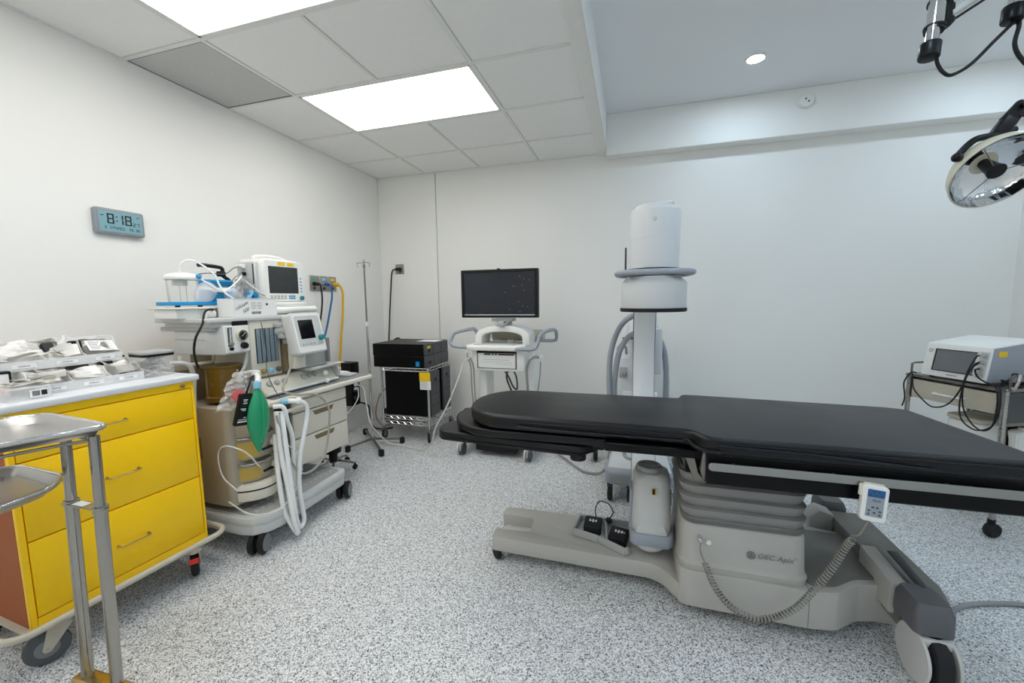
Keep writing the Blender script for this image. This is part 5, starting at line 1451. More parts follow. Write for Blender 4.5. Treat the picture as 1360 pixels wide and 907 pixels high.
cp('front_dome', MB().lathe([(0.068, 0), (0.066, 0.008), (0.056, 0.013), (0, 0.015)], (sx_, sy_ - 0.080, 0.255), (0, -1, 0.1), 36), 'pale_grey', sr)
wl = cp('warning_label', MB().box(sx_ + 0.002, sx_ + 0.018, sy_ - 0.0835, sy_ - 0.080, 0.438, 0.465), 'yellow_label', sr, 'small dark and yellow label')
cp('label_print', MB().box(sx_ + 0.001, sx_ + 0.013, sy_ - 0.0842, sy_ - 0.0835, 0.441, 0.466), 'ink', wl)
# chassis
side = [(-1.42, 0.125), (-1.44, 0.19), (-1.40, 0.215), (-1.22, 0.27), (-1.0, 0.36), (-0.92, 0.60), (-0.40, 0.60), (-0.38, 0.125)]
b = MB().rings([[(x, y, z) for x, y in ((xa, ya), (xb, ya), (xb, -0.40), (xa, -0.40))] for z, xa, xb, ya in ((0.125, 2.555, 2.955, -1.42), (0.20, 2.560, 2.95, -1.42), (0.26, 2.585, 2.925, -1.30), (0.40, 2.635, 2.885, -1.12), (0.60, 2.64, 2.88, -0.95))])
cp('base_cover', b, 'carm_white')
bb = cp('front_bumper', MB().prism([(2.535, -1.30), (2.545, -1.44), (2.575, -1.475), (2.93, -1.475), (2.96, -1.44), (2.97, -1.25), (2.93, -1.20), (2.57, -1.20)], 0.115, 0.205, 0.018, 3), 'blue_grey')
tri = part('warning_sign', MB().prism([(-0.012, -0.010), (0.012, -0.010), (0, 0.012)], 0, 0.001, M=basis((2.636, -1.4762, 0.155), (1, 0, 0), (0, 0, 1))), 'yellow_label', bb, True, 'yellow warning triangle')
part('warning_print', MB().prism([(-0.005, -0.006), (0.005, -0.006), (0, 0.005)], 0.001, 0.0014, M=basis((2.636, -1.4762, 0.155), (1, 0, 0), (0, 0, 1))), 'ink', tri, True)
for x, y in ((2.578, -1.425), (2.70, -1.425), (2.93, -1.43)):
    c = cp('caster', MB().box(x - 0.018, x + 0.018, y - 0.02, y + 0.03, 0.085, 0.12, 0.004, 1), 'dark_grey')
    cp('wheel', MB().lathe([(0, -0.016), (0.036, -0.016), (0.043, -0.010), (0.043, 0.010), (0.036, 0.016), (0, 0.016)], (x, y - 0.01, 0.0435), (1, 0, 0), 26), 'black_rubber', c)
for x in (2.40, 3.14):
    c = cp('rear_caster', MB().tube([(x + (0.12 if x < 2.8 else -0.12), -0.70, 0.16), (x, -0.80, 0.12)], 0.022, 10, sm=False).box(x - 0.022, x + 0.022, -0.86, -0.78, 0.03, 0.13, 0.008, 2), 'pale_grey')
    cp('wheel', MB().lathe([(0, -0.014), (0.04, -0.014), (0.05, -0.008), (0.05, 0.008), (0.04, 0.014), (0, 0.014)], (x + 0.035, -0.82, 0.0505), (1, 0, 0), 26), 'black_rubber', c)
cb = cp('cabinet', MB().rings([[(2.775 + p[0], -0.66 + p[1], z) for p in rrect(w_, d_, 0.05, 5)] for z, w_, d_ in ((0.30, 0.40, 0.50), (0.62, 0.40, 0.50), (0.80, 0.385, 0.48), (0.84, 0.36, 0.46), (0.845, 0.33, 0.44))]), 'carm_white')
cp('mast', MB().rings([[(2.775 + p[0], -0.66 + p[1] + oy, z) for p in rrect(w_, d_, 0.04, 5)] for z, w_, d_, oy in ((0.84, 0.24, 0.36, 0), (1.0, 0.24, 0.34, -0.01), (1.12, 0.22, 0.30, -0.02), (1.155, 0.19, 0.26, -0.02))]), 'carm_white', cb)
cp('crossbar', MB().box(2.63, 2.91, -0.88, -0.86, 0.985, 1.0, 0.004, 1), 'dark_grey', cb)
cp('control_panel', MB().box(2.612, 2.668, -0.915, -0.905, 0.70, 0.78, 0.004, 1), 'grey_plastic', cb)
cp('key_switch', MB().cyl((2.645, -0.915, 0.735), (2.645, -0.935, 0.735), 0.016, seg=18, bev=0.003), 'chrome', cb)
cp('side_handle', MB().tube([(2.60, -0.90, 0.90), (2.605, -0.93, 0.93), (2.63, -0.94, 0.955), (2.655, -0.93, 0.93), (2.66, -0.9, 0.88)], 0.010, 10, 5), 'blue_grey', cb, smooth=60)
cp('brake_lever', MB().lathe([(0, 0), (0.022, 0), (0.024, 0.02), (0.010, 0.045), (0.006, 0.075), (0, 0.08)], (2.90, -0.88, 0.845), (0, 0, 1), 16), 'black_plastic', cb)
cp('cross_arm', MB().cyl((2.805, -0.80, 1.03), (2.805, -1.28, 0.98), 0.045, seg=28, bev=0.004).box(2.725, 2.885, -1.29, -1.23, 0.80, 1.10, 0.015, 2), 'carm_white')
cp('front_handle', MB().tube([(2.664, -1.27, 0.42), (2.662, -1.30, 0.27), (2.685, -1.33, 0.245), (2.76, -1.34, 0.24)], 0.0125, 10, 5), 'blue_grey', smooth=60)
for nm, pts in (('power_hose', [(2.735, -1.31, 1.195), (2.653, -1.30, 1.147), (2.594, -1.20, 1.045), (2.561, -1.20, 0.916), (2.553, -1.20, 0.760), (2.560, -1.20, 0.603), (2.572, -1.16, 0.444), (2.60, -1.10, 0.33)]),
                ('power_hose', [(2.735, -1.25, 1.075), (2.668, -1.20, 1.026), (2.615, -1.20, 0.918), (2.592, -1.20, 0.762), (2.590, -1.18, 0.604), (2.62, -1.12, 0.42), (2.64, -1.05, 0.34)]),
                ('power_hose', [(2.822, -1.25, 1.085), (2.862, -1.20, 1.038), (2.900, -1.20, 0.950), (2.916, -1.20, 0.825), (2.919, -1.20, 0.624), (2.92, -1.16, 0.42), (2.90, -1.08, 0.33)])):
    cp(nm, MB().tube(pts, 0.0185, 12, 6), 'blue_grey', smooth=60)
cord([(2.05, -0.80, 0.20), (2.10, -0.78, 0.04), (2.209, -0.880, 0.012), (2.30, -1.0, 0.012), (2.369, -1.076, 0.012), (2.44, -1.09, 0.012), (2.50, -1.10, 0.03), (2.545, -1.18, 0.12), (2.562, -1.17, 0.24)], 0.0085, 'cable_grey', 'grey cord sweeping over the floor from the workstation to the C-arm')
cord([(2.969, -0.863, 0.005), (2.940, -1.107, 0.005), (2.970, -1.271, 0.005), (3.006, -1.365, 0.005), (3.10, -1.45, 0.005)], 0.003, 'cable_grey', 'thin grey wire on the floor to the right of the C-arm base')

# ------------------------------------------------------------------ surgical table
TB = thing('surgical_table', 'long black vinyl surgical table on a grey wheeled pedestal base', 'operating table', (3.1, -2.12, 0))


def tp(n, mb, m, par=None, label=None, smooth=40):
    return part(n, mb, m, par or TB, True, label, smooth)


def pad(poly, z0, z1, r=0.018, ins=0.012):
    """upholstered pad: polygon outline with rounded upper and lower edges"""
    cx = sum(p[0] for p in poly) / len(poly)
    cy = sum(p[1] for p in poly) / len(poly)
    n = len(poly)

    def off(d):
        out = []
        for i in range(n):
            a, b, c = Vector(poly[i - 1]), Vector(poly[i]), Vector(poly[(i + 1) % n])
            e1, e2 = (b - a), (c - b)
            n1 = Vector((e1.y, -e1.x)).normalized()
            n2 = Vector((e2.y, -e2.x)).normalized()
            m = (n1 + n2)
            if m.length < 1e-6:
                m = n1
            m.normalize()
            k = 1 / max(0.5, m.dot(n1))
            out.append(b - m * d * k)
        return out
    rs = []
    for a in range(0, 91, 18):
        d = r * (1 - math.sin(R(a)))
        rs.append([(p.x, p.y, z0 + r * (1 - math.cos(R(a)))) for p in off(d)])
    for a in range(0, 91, 15):
        d = r * (1 - math.cos(R(a)))
        rs.append([(p.x, p.y, z1 - r + r * math.sin(R(a))) for p in off(d)])
    return MB().rings(rs)


def arcpts(cx, cy, rx, ry, a0, a1, n):
    return [(cx + rx * math.cos(R(a0 + (a1 - a0) * k / n)), cy + ry * math.sin(R(a0 + (a1 - a0) * k / n))) for k in range(n + 1)]


# counter-clockwise outlines seen from above (outward normal on the right of travel)
def smoothpoly(pts, r=0.03, n=4):
    out = []
    N = len(pts)
    for i in range(N):
        a, b, c = Vector(pts[i - 1]), Vector(pts[i]), Vector(pts[(i + 1) % N])
        d1, d2 = (a - b), (c - b)
        rr = min(r, d1.length * .45, d2.length * .45)
        p, q = b + d1.normalized() * rr, b + d2.normalized() * rr
        for k in range(n + 1):
            t = k / n
            v = p * (1 - t) ** 2 + b * 2 * t * (1 - t) + q * t * t
            out.append((v.x, v.y))
    return out


body_out = smoothpoly([(2.945, -2.49), (3.88, -2.495), (3.875, -1.86), (2.955, -1.815)], 0.03)
neck = [(2.96, -2.42), (2.96, -1.86)]
main = smoothpoly([(2.87, -2.415), (2.905, -2.42), (2.945, -2.478), (2.99, -2.49), (3.90, -2.495), (3.845, -1.895), (3.78, -1.865), (2.955, -1.815), (2.925, -1.86), (2.87, -1.865)], 0.022)
hp = arcpts(2.155, -2.150, 0.205, 0.250, 90, 270, 22)
full = smoothpoly([(2.955, -1.815), (2.925, -1.86)], 0.01)[:0] + hp[:]
neckn = smoothpoly([(2.50, -2.40), (2.885, -2.414), (2.915, -2.424), (2.945, -2.478), (2.99, -2.49), (3.90, -2.495), (3.845, -1.895), (3.78, -1.865), (3.00, -1.812), (2.935, -1.815), (2.925, -1.895), (2.50, -1.899)], 0.030)
neckn = [p for p in neckn if p[0] > 2.6]
m1 = tp('mattress', pad(hp + neckn, 0.738, 0.801, 0.017), 'vinyl')
head = smoothpoly([(2.88, -2.412), (2.88, -1.865), (2.16, -1.87)], 0.005, 1)[:]
m2 = m1


def seam(poly, z, r=0.0028, closed=False, o=0.002):
    return MB().tube([(p[0], p[1], z) for p in poly], r, 6, sm=False, closed=closed)


tp('piping', seam([(2.99, -2.4925), (3.40, -2.4945), (3.60, -2.4965), (3.90, -2.4970)], 0.782).tube([(2.99, -2.492, 0.775), (3.30, -2.496, 0.770), (3.60, -2.498, 0.755)], 0.004, 6), 'vinyl', m1)
tp('piping', seam([(2.885, -2.4155)] + [(p[0] * 1.0 - 0.0015, p[1] - (0.001 if p[1] < -2.13 else -0.001)) for p in arcpts(2.155, -2.128, 0.205, 0.268, 270, 180, 12)], 0.776), 'vinyl', m2)
tp('side_fold', MB().tube([(2.24, -2.417, 0.762), (2.4, -2.418, 0.758), (2.6, -2.417, 0.757), (2.885, -2.417, 0.757)], 0.0048, 6), 'vinyl', m2)
# fold at the neck
tp('neck_fold', MB().tube([(2.885, -2.418, 0.755), (2.90, -2.424, 0.765), (2.925, -2.455, 0.752), (2.955, -2.484, 0.75), (3.0, -2.494, 0.752)], 0.007, 8), 'vinyl', m1)
# lower pad under the head section
lp = [(2.60, -2.385), (2.60, -1.89)] + arcpts(2.10, -2.137, 0.235, 0.248, 90, 270, 22)
bp_ = tp('head_board', pad(lp, 0.692, 0.728, 0.010), 'vinyl')
tp('piping', MB().tube([(p[0], p[1] - 0.001, 0.724) for p in [(2.6, -2.386)] + arcpts(2.10, -2.137, 0.236, 0.249, 270, 170, 14)], 0.0022, 6, sm=False), 'vinyl', bp_)
tp('head_frame', MB().box(2.60, 2.96, -2.425, -1.86, 0.694, 0.728, 0.004, 1), 'black_steel')
# main frame box + rail
fr = tp('frame', MB().box(2.962, 3.86, -2.462, -1.88, 0.618, 0.742, 0.005, 1).box(2.90, 2.965, -2.40, -1.92, 0.63, 0.70, 0.004, 1), 'black_steel')
tp('frame_lip', MB().box(2.958, 3.865, -2.468, -1.875, 0.728, 0.741, 0.002, 1), 'black_plastic')
for yy, s_ in ((-2.4885, -1), (-1.858, 1)):
    b = MB()
    prf = rrect(0.905, 0.029, 0.0140, 6, 3.417, 0.6955)
    b.prism([(p[0], p[1]) for p in prf], yy - 0.004, yy + 0.004, 0.0012, 1, Matrix(((1, 0, 0, 0), (0, 0, 1, 0), (0, 1, 0, 0), (0, 0, 0, 1))))
    tp('side_rail', b, 'rail_metal')
    sp_ = MB()
    for x in (3.05, 3.35, 3.65):
        sp_.cyl((x, yy + 0.004 * -s_, 0.6955), (x, yy - 0.03 * s_, 0.6955), 0.009, seg=12)
    tp('rail_spacer', sp_, 'steel_dark')
tp('hinge_bracket', MB().prism_y([(2.955, 0.742), (2.975, 0.735), (2.985, 0.66), (2.958, 0.622), (2.945, 0.66)], -2.45, -2.42, 0.003, 1).prism_y([(2.895, 0.70), (2.93, 0.70), (2.945, 0.64), (2.97, 0.61), (2.93, 0.605)], -2.42, -2.36, 0.003, 1), 'steel_dark')

# bellows
rs = []
zz = 0.405
prof = [(0.0, 0.402), (0.006, 0.404), (0.0, 0.408), (0.008, 0.411), (0.001, 0.415), (0.010, 0.420)]
for k in range(4):
    z = 0.424 + k * 0.048
    prof += [(-0.002, z), (0.004, z + 0.006), (0.009, z + 0.022), (0.014, z + 0.038), (0.0145, z + 0.042), (0.003, z + 0.0465)]
prof += [(0.002, 0.620)]
for o_, z in prof:
    rs.append([(3.118 + p[0] + (z - 0.40) * -0.05, -2.145 + p[1], z) for p in rrect(0.415 + 2 * o_, 0.40 + 2 * o_, 0.05, 5)])
tp('bellows', MB().rings(rs), 'bellows_grey', smooth=50)

# pedestal
pd = tp('pedestal', MB().rings([[(cx + p[0], -2.145 + p[1], z) for p in rrect(w_, d_, 0.055, 6)] for z, w_, d_, cx in ((0.205, 0.455, 0.415, 3.123), (0.232, 0.460, 0.425, 3.123), (0.240, 0.448, 0.415, 3.123), (0.255, 0.446, 0.412, 3.122), (0.385, 0.438, 0.408, 3.120), (0.398, 0.430, 0.40, 3.119), (0.403, 0.415, 0.385, 3.118))]), 'table_grey')
TXM = basis((3.172, -2.3545, 0.306), (1, 0, 0), (0, 0.02, 1))
tx = MB().text('OEC Apix', 0.029, TXM @ Matrix.Translation((0.058, 0, 0)), 0.0003, italic=0.25).text('TM', 0.008, TXM @ Matrix.Translation((0.124, 0.008, 0)), 0.0003)
tp('lettering', tx, 'mid_grey', pd)
lg = MB().torus((3.149, -2.3545, 0.306), 0.0145, 0.0016, (0, 1, 0), 26, 6)
for k in range(4):
    a = R(45 + 90 * k)
    lg.torus((3.149 + 0.0075 * math.cos(a), -2.3545, 0.306 + 0.0075 * math.sin(a)), 0.0045, 0.0012, (0, 1, 0), 14, 5)
lg.torus((3.149, -2.3545, 0.306), 0.0045, 0.0012, (0, 1, 0), 14, 5)
tp('round_emblem', lg, 'mid_grey', pd)
tp('socket', MB().cyl((2.966, -2.350, 0.352), (2.966, -2.372, 0.352), 0.009, seg=16, bev=0.002).box(2.960, 2.972, -2.385, -2.365, 0.335, 0.36, 0.003, 1), 'chrome', pd)
tp('socket_cap', MB().cyl((3.00, -2.350, 0.332), (3.00, -2.357, 0.332), 0.0095, seg=16, bev=0.001), 'white_plastic', pd)

# base
bs = smoothpoly([(2.893, -2.30), (2.896, -2.345), (2.92, -2.358), (3.36, -2.365), (3.44, -2.350), (3.53, -2.280), (3.60, -2.260), (3.74, -2.255), (3.74, -1.90), (3.60, -1.89), (3.44, -1.84), (2.92, -1.84), (2.893, -1.90)], 0.01, 3)
b0 = tp('base', MB().prism(bs, 0.055, 0.205, 0.014, 3), 'table_grey')
tp('base_top', MB().prism(smoothpoly([(3.35, -2.33), (3.44, -2.32), (3.53, -2.25), (3.62, -2.23), (3.62, -1.92), (3.36, -1.92)], 0.02, 3), 0.205, 0.216, 0.008, 2), 'table_grey_shaded')
tp('base_seam', MB().box(3.344, 3.3455, -2.3655, -2.30, 0.06, 0.206), 'ink_grey', b0)
# long foot to the left with the notch in its end
lf = [(2.048, -2.226), (2.79, -2.238), (2.84, -2.262), (2.90, -2.350), (2.90, -1.86), (2.80, -1.925), (2.10, -1.925), (2.040, -1.935), (2.035, -2.010), (2.215, -2.015), (2.222, -2.140), (2.045, -2.150)]
fl = tp('long_foot', MB().prism(smoothpoly(lf, 0.018, 3), 0.060, 0.132, 0.010, 2), 'table_grey')
tp('notch_floor', MB().prism([(2.06, -2.005), (2.218, -2.01), (2.225, -2.145), (2.07, -2.155)], 0.058, 0.075), 'pale_grey')
# pedal tray on the foot
def PMx(x, y, z, a):
    return Matrix.Translation((x, y, z)) @ Matrix.Rotation(R(a), 4, 'Z')


trm = [(2.435, -2.115), (2.455, -1.975), (2.697, -1.985), (2.700, -2.20), (2.685, -2.22), (2.56, -2.15)]
pt_ = tp('pedal_tray', MB().prism(trm, 0.130, 0.142, 0.004, 1), 'grey_plastic')
wl_ = MB()
for (a, b_) in ((trm[0], trm[1]), (trm[1], trm[2]), (trm[3], trm[4]), (trm[4], trm[5]), (trm[5], trm[0]), ((2.585, -2.0), (2.60, -2.16))):
    A_, B_ = Vector((a[0], a[1], 0)), Vector((b_[0], b_[1], 0))
    d_ = (B_ - A_)
    wl_.box(0, d_.length, -0.006, 0.006, 0.135, 0.172, 0.004, 1, M=Matrix.Translation(A_) @ Matrix.Rotation(math.atan2(d_.y, d_.x), 4, 'Z'))
tp('tray_wall', wl_, 'grey_plastic', pt_)
for k, (x, y, a) in enumerate(((2.527, -2.065, -3), (2.652, -2.130, -12))):
    pd_ = tp('foot_pedal', MB().prism(rrect(0.083, 0.082, 0.008), -0.022, 0.022, 0.006, 2, M=PMx(x, y, 0.170, a) @ Matrix.Rotation(R(10), 4, 'X')), 'black_rubber', label='black square foot pedal')
    pr2 = MB()
    MM = PMx(x, y, 0.170, a) @ Matrix.Rotation(R(10), 4, 'X')
    pr2.box(-0.014, 0.014, 0.004, 0.008, 0.0222, 0.0230, M=MM).box(-0.018, -0.012, 0.0, 0.016, 0.0222, 0.0230, M=MM).box(0.012, 0.018, 0.0, 0.016, 0.0222, 0.0230, M=MM).box(-0.003, 0.003, -0.004, 0.018, 0.0222, 0.0230, M=MM)
    if k:
        pr2.box(0.020, 0.030, 0.004, 0.008, 0.0222, 0.0230, M=MM)
    tp('pedal_print', pr2, 'paper_label', pd_)
tp('tray_grommet', MB().cyl((2.600, -2.005, 0.165), (2.600, -2.005, 0.182), 0.016, seg=18, bev=0.003), 'black_rubber', pt_)
tp('pedal_cord', MB().tube([(2.538, -2.004, 0.172), (2.532, -1.985, 0.215), (2.552, -1.965, 0.248), (2.594, -1.965, 0.241), (2.620, -1.985, 0.209), (2.602, -2.003, 0.180)], 0.0028, 8, 8), 'black_rubber', pt_, smooth=60)

# cross leg on the right with the big wheels
cl = [(-2.36, 0.12), (-2.36, 0.235), (-2.30, 0.262), (-1.80, 0.262), (-1.74, 0.235), (-1.74, 0.12)]
tp('cross_leg', MB().prism_x(cl, 3.615, 3.765, 0.014, 2), 'table_grey_shaded')
tp('cross_leg_step', MB().prism_x([(-2.335, 0.15), (-2.335, 0.268), (-2.12, 0.285), (-2.12, 0.15)], 3.60, 3.655, 0.008, 2), 'table_grey')
tp('brake_lever', MB().prism_x([(-2.40, 0.272), (-2.39, 0.288), (-2.19, 0.312), (-2.17, 0.298)], 3.662, 3.690, 0.004, 1), 'dark_grey')
for y0, s_ in ((-2.36, -1), (-1.76, 1)):
    cpx = tp('leg_cap', MB().rings([[(3.655 + p[0] * k_, y0 + s_ * 0.05 + p[1] * k_, z) for p in rrect(0.112, 0.135, 0.02, 4)] for z, k_ in ((0.190, 0.98), (0.195, 1.0), (0.262, 0.97), (0.287, 0.82), (0.290, 0.78))]), 'cap_grey')
    wc = (3.662, y0 + s_ * 0.075, 0.094)
    f = MB()
    for sx in (-1, 1):
        f.lathe([(0, -0.004), (0.086, -0.004), (0.0905, 0.0), (0.086, 0.005), (0, 0.006)], (wc[0] + sx * 0.040, wc[1], wc[2] + 0.002), (sx, 0, 0), 44)
    f.box(wc[0] - 0.044, wc[0] + 0.044, wc[1] - 0.045 , wc[1] + 0.05, 0.150, 0.180, 0.006, 2)
    fk = tp('wheel_fork', f, 'pale_grey', cpx)
    tp('wheel', MB().lathe([(0, -0.026), (0.080, -0.026), (0.0915, -0.018), (0.0935, 0.0), (0.0915, 0.018), (0.080, 0.026), (0, 0.026)], wc, (1, 0, 0), 48), 'black_rubber', cpx)
tp('far_bracket', MB().prism_y([(3.52, 0.18), (3.62, 0.18), (3.62, 0.27), (3.56, 0.29), (3.52, 0.25)], -1.86, -1.78, 0.006, 1), 'grey_plastic')
for x, y in ((2.078, -2.185), (2.09, -1.965)):
    c = tp('caster', MB().cyl((x + 0.01, y, 0.035), (x + 0.01, y, 0.062), 0.022, seg=18), 'grey_plastic')
    for s_ in (-1, 1):
        tp('wheel', MB().lathe([(0, -0.010), (0.029, -0.010), (0.0335, -0.004), (0.0335, 0.006), (0.027, 0.010), (0, 0.010)], (x + s_ * 0.012, y + s_ * 0.014, 0.0338), (0.8, 0.9, 0), 24), 'black_rubber' if s_ < 0 else 'grey_plastic', c)
tp('power_cord', MB().tube([(3.73, -2.24, 0.10), (3.85, -2.15, 0.03), (3.954, -2.052, 0.010), (4.048, -1.990, 0.010), (4.158, -1.951, 0.010), (4.275, -1.928, 0.010), (4.45, -1.95, 0.010), (4.7, -2.1, 0.010)], 0.0095, 8, 6), 'cable_grey', smooth=60)

# hand control and its coiled cable
RM = basis((3.443, -2.5075, 0.634), (1, 0.0, -0.10), (0.15, 0.10, 1)) @ Matrix.Scale(0.93, 4)
rc = thing('hand_control', 'pale grey hand control with a coiled cable, hooked on the table side rail', 'remote control', (3.441, -2.5075, 0.575))
part('case', MB().prism(rrect(0.074, 0.124, 0.013), -0.012, 0.012, 0.004, 3, M=RM), 'white_plastic', rc, True)
part('hook', MB().box(-0.045, -0.030, 0.020, 0.060, -0.006, 0.004, 0.002, 1, M=RM).box(-0.03, 0.03, 0.055, 0.066, -0.012, -0.004, 0.002, 1, M=RM), 'cream_plastic', rc, True)
kp = part('key_panel', MB().prism(rrect(0.050, 0.094, 0.003, 2, 0.0, 0.002), 0.012, 0.0126, M=RM), 'blue_grey', rc, True, 'blue grey key panel')
part('upper_panel', MB().prism(rrect(0.050, 0.026, 0.003, 2, 0.0, 0.036), 0.0126, 0.0130, M=RM), 'blue_hose', kp, True)
kk = MB()
for (x, y) in ((-0.008, 0.042), (0.008, 0.042), (-0.016, 0.030), (0.0, 0.030), (0.016, 0.030), (-0.006, -0.012), (0.007, -0.012), (-0.016, -0.024), (-0.016, -0.036), (0.0, -0.030), (0.016, -0.024), (0.016, -0.036)):
    kk.prism([(x + 0.0042 * math.cos(R(a)), y + 0.0032 * math.sin(R(a))) for a in range(0, 360, 30)], 0.0130, 0.0138, M=RM)
part('key', kk, 'dark_grey', kp, True)
part('lettering', MB().text('Apix', 0.014, RM @ Matrix.Translation((0.002, 0.012, 0.0128)), 0.0003, italic=0.2), 'ink_grey', kp, True)
coilp = [(3.414, -2.470, 0.482), (3.403, -2.455, 0.446), (3.375, -2.445, 0.360), (3.324, -2.445, 0.263), (3.260, -2.445, 0.172), (3.166, -2.445, 0.118), (3.081, -2.435, 0.131), (3.017, -2.425, 0.195), (2.980, -2.405, 0.278)]
cc = MB().coil(coilp, 0.0095, 0.0034, 62, 6, 12)
cc.tube([(3.436, -2.505, 0.575), (3.434, -2.490, 0.540), (3.426, -2.478, 0.505), (3.412, -2.462, 0.492)], 0.0032, 6)
cc.tube([(2.980, -2.405, 0.278), (2.968, -2.400, 0.305), (2.964, -2.392, 0.326), (2.966, -2.384, 0.345)], 0.0032, 6)
part('coiled_cable', cc, 'coil_grey', rc, True, 'grey coiled cable', smooth=70)

# arm board under the head end
ab = thing('arm_board', 'slim black padded arm board under the head end of the table', 'arm board', (2.2, -2.28, 0.61))
ap = [(2.575, -2.25), (2.575, -2.15), (2.55, -2.13)] + arcpts(1.885, -2.235, 0.085, 0.100, 90, 250, 14) + [(2.46, -2.375), (2.50, -2.375), (2.555, -2.31)]
part('pad', pad(smoothpoly(ap, 0.012, 2), 0.650, 0.684, 0.010), 'vinyl', ab, True)
part('board', pad([(p[0] * 0.995 + 0.008, p[1]) for p in ap], 0.640, 0.652, 0.004), 'black_plastic', ab, True)
part('pad_seam', MB().tube([(2.42, -2.345, 0.6865), (2.44, -2.30, 0.687), (2.455, -2.27, 0.687)], 0.002, 6), 'black_rubber', ab, True)
part('clamp', MB().box(2.52, 2.595, -2.32, -2.24, 0.652, 0.690, 0.010, 2), 'black_plastic', ab, True)
part('clamp_knob', MB().cyl((2.485, -2.33, 0.612), (2.485, -2.33, 0.640), 0.034, seg=24, bev=0.004), 'black_rubber', ab, True)

# ------------------------------------------------------------------ trolley with the electrosurgical display on the right
TL, TD = (4.445, -1.125, 0), -67.8
TRt = thing('instrument_trolley', 'steel trolley with a drawer in the right corner beyond the table', 'trolley', TL, TD)


def tl(mb):
    return mb.xf(Matrix.Translation(TL) @ Matrix.Rotation(R(TD), 4, 'Z'))


def rp(n, mb, m, par=None, label=None, smooth=40):
    return part(n, mb, m, par or TRt, False, label, smooth)


for x in (-0.232, 0.232):
    for y in (0.015, 0.46):
        p = rp('leg', MB().cyl((x, y, 0.10), (x, y, 0.80), 0.0125, seg=18), 'steel')
        c = rp('caster', MB().cyl((x, y, 0.075), (x, y, 0.10), 0.016, seg=14), 'black_plastic')
        rp('wheel', MB().lathe([(0, -0.02), (0.032, -0.02), (0.038, -0.012), (0.038, 0.012), (0.032, 0.02), (0, 0.02)], (x, y + 0.01, 0.0385), (1, 0, 0), 24), 'black_rubber', c)
rp('top', MB().box(-0.245, 0.245, 0.0, 0.48, 0.785, 0.803, 0.004, 1), 'steel_dark')
rp('drawer_housing', MB().box(-0.228, -0.218, 0.01, 0.46, 0.655, 0.785).box(0.218, 0.228, 0.01, 0.46, 0.60, 0.785).box(-0.228, 0.228, 0.45, 0.46, 0.655, 0.785), 'steel_dark')
d = rp('drawer', MB().box(-0.205, 0.205, 0.002, 0.40, 0.662, 0.772, 0.004, 1), 'beige_metal')
rp('handle', MB().tube([(-0.07, 0.002, 0.712), (-0.07, -0.02, 0.712), (0.07, -0.02, 0.712), (0.07, 0.002, 0.712)], 0.006, 8, sm=False), 'white_plastic', d)
rp('lower_shelf', MB().box(-0.235, 0.235, 0.02, 0.46, 0.30, 0.315, 0.003, 1), 'steel')
rp('rail', MB().tube([(-0.235, 0.03, 0.80), (-0.235, 0.03, 0.862), (-0.235, 0.05, 0.868), (-0.235, 0.40, 0.868), (-0.235, 0.42, 0.862), (-0.235, 0.42, 0.80)], 0.006, 8, sm=False), 'steel_dark')
rp('rail', MB().tube([(0.235, 0.03, 0.80), (0.235, 0.03, 0.862), (0.235, 0.05, 0.868), (0.235, 0.40, 0.868), (0.235, 0.42, 0.862), (0.235, 0.42, 0.80)], 0.006, 8, sm=False), 'steel_dark')
bn = rp('side_panel', MB().box(0.228, 0.234, 0.03, 0.445, 0.62, 0.78, 0.002, 1), 'dark_grey')

mo = thing('display_unit', 'white boxy medical unit with a blank screen standing on the corner trolley', 'medical unit', (TL[0], TL[1], 0.8035), TD)
MO = MB().prism_x([(-0.015, 0.815), (0.020, 1.005), (0.30, 1.045), (0.33, 0.98), (0.33, 0.815)], -0.150, 0.158, 0.006, 2)


def mp(n, mb, m, par=None, label=None, smooth=40):
    return part(n, tl(mb), m, par or mo, True, label, smooth)


mp('case', MO, 'white_plastic')
mp('side_cover', MB().prism_x([(0.0, 0.82), (0.028, 1.0), (0.30, 1.035), (0.325, 0.975), (0.325, 0.82)], 0.157, 0.161, 0.001, 1), 'blue_grey')
for x in (-0.12, 0.12):
    for y in (0.03, 0.29):
        mp('foot', MB().cyl((x, y, 0.8035), (x, y, 0.816), 0.012, seg=12), 'black_rubber')
MF = Matrix.Translation((0.004, -0.0155, 0.815)) @ Matrix.Rotation(math.atan2(0.035, 0.19) * -1, 4, 'X')
mp('screen', MB().box(-0.095, 0.095, -0.0035, 0.0005, 0.038, 0.158, 0.002, 1, M=MF), 'screen_dim')
mp('screen_frame', MB().box(-0.100, -0.095, -0.0045, 0.0, 0.034, 0.162, M=MF).box(-0.100, 0.098, -0.0045, 0.0, 0.158, 0.162, M=MF).box(-0.100, 0.098, -0.0045, 0.0, 0.034, 0.038, M=MF), 'ink')
mp('socket_panel', MB().box(0.108, 0.150, -0.004, 0.0, 0.030, 0.168, 0.002, 1, M=MF), 'pale_grey')
for z in (0.148, 0.112, 0.075, 0.045):
    mp('socket', MB().cyl((0.131, -0.004, z), (0.131, -0.016, z), 0.0115, seg=18, bev=0.002).xf(MF), 'grey_plastic')
mp('logo', MB().torus((-0.125, -0.003, 0.148), 0.009, 0.0012, (0, 1, 0), 20, 5).box(-0.02, 0.03, -0.004, 0.0, 0.016, 0.019).xf(MF), 'ink_grey')
mp('sticker', MB().box(0.161, 0.1625, 0.055, 0.105, 0.955, 0.985), 'yellow_label', label='orange sticker')
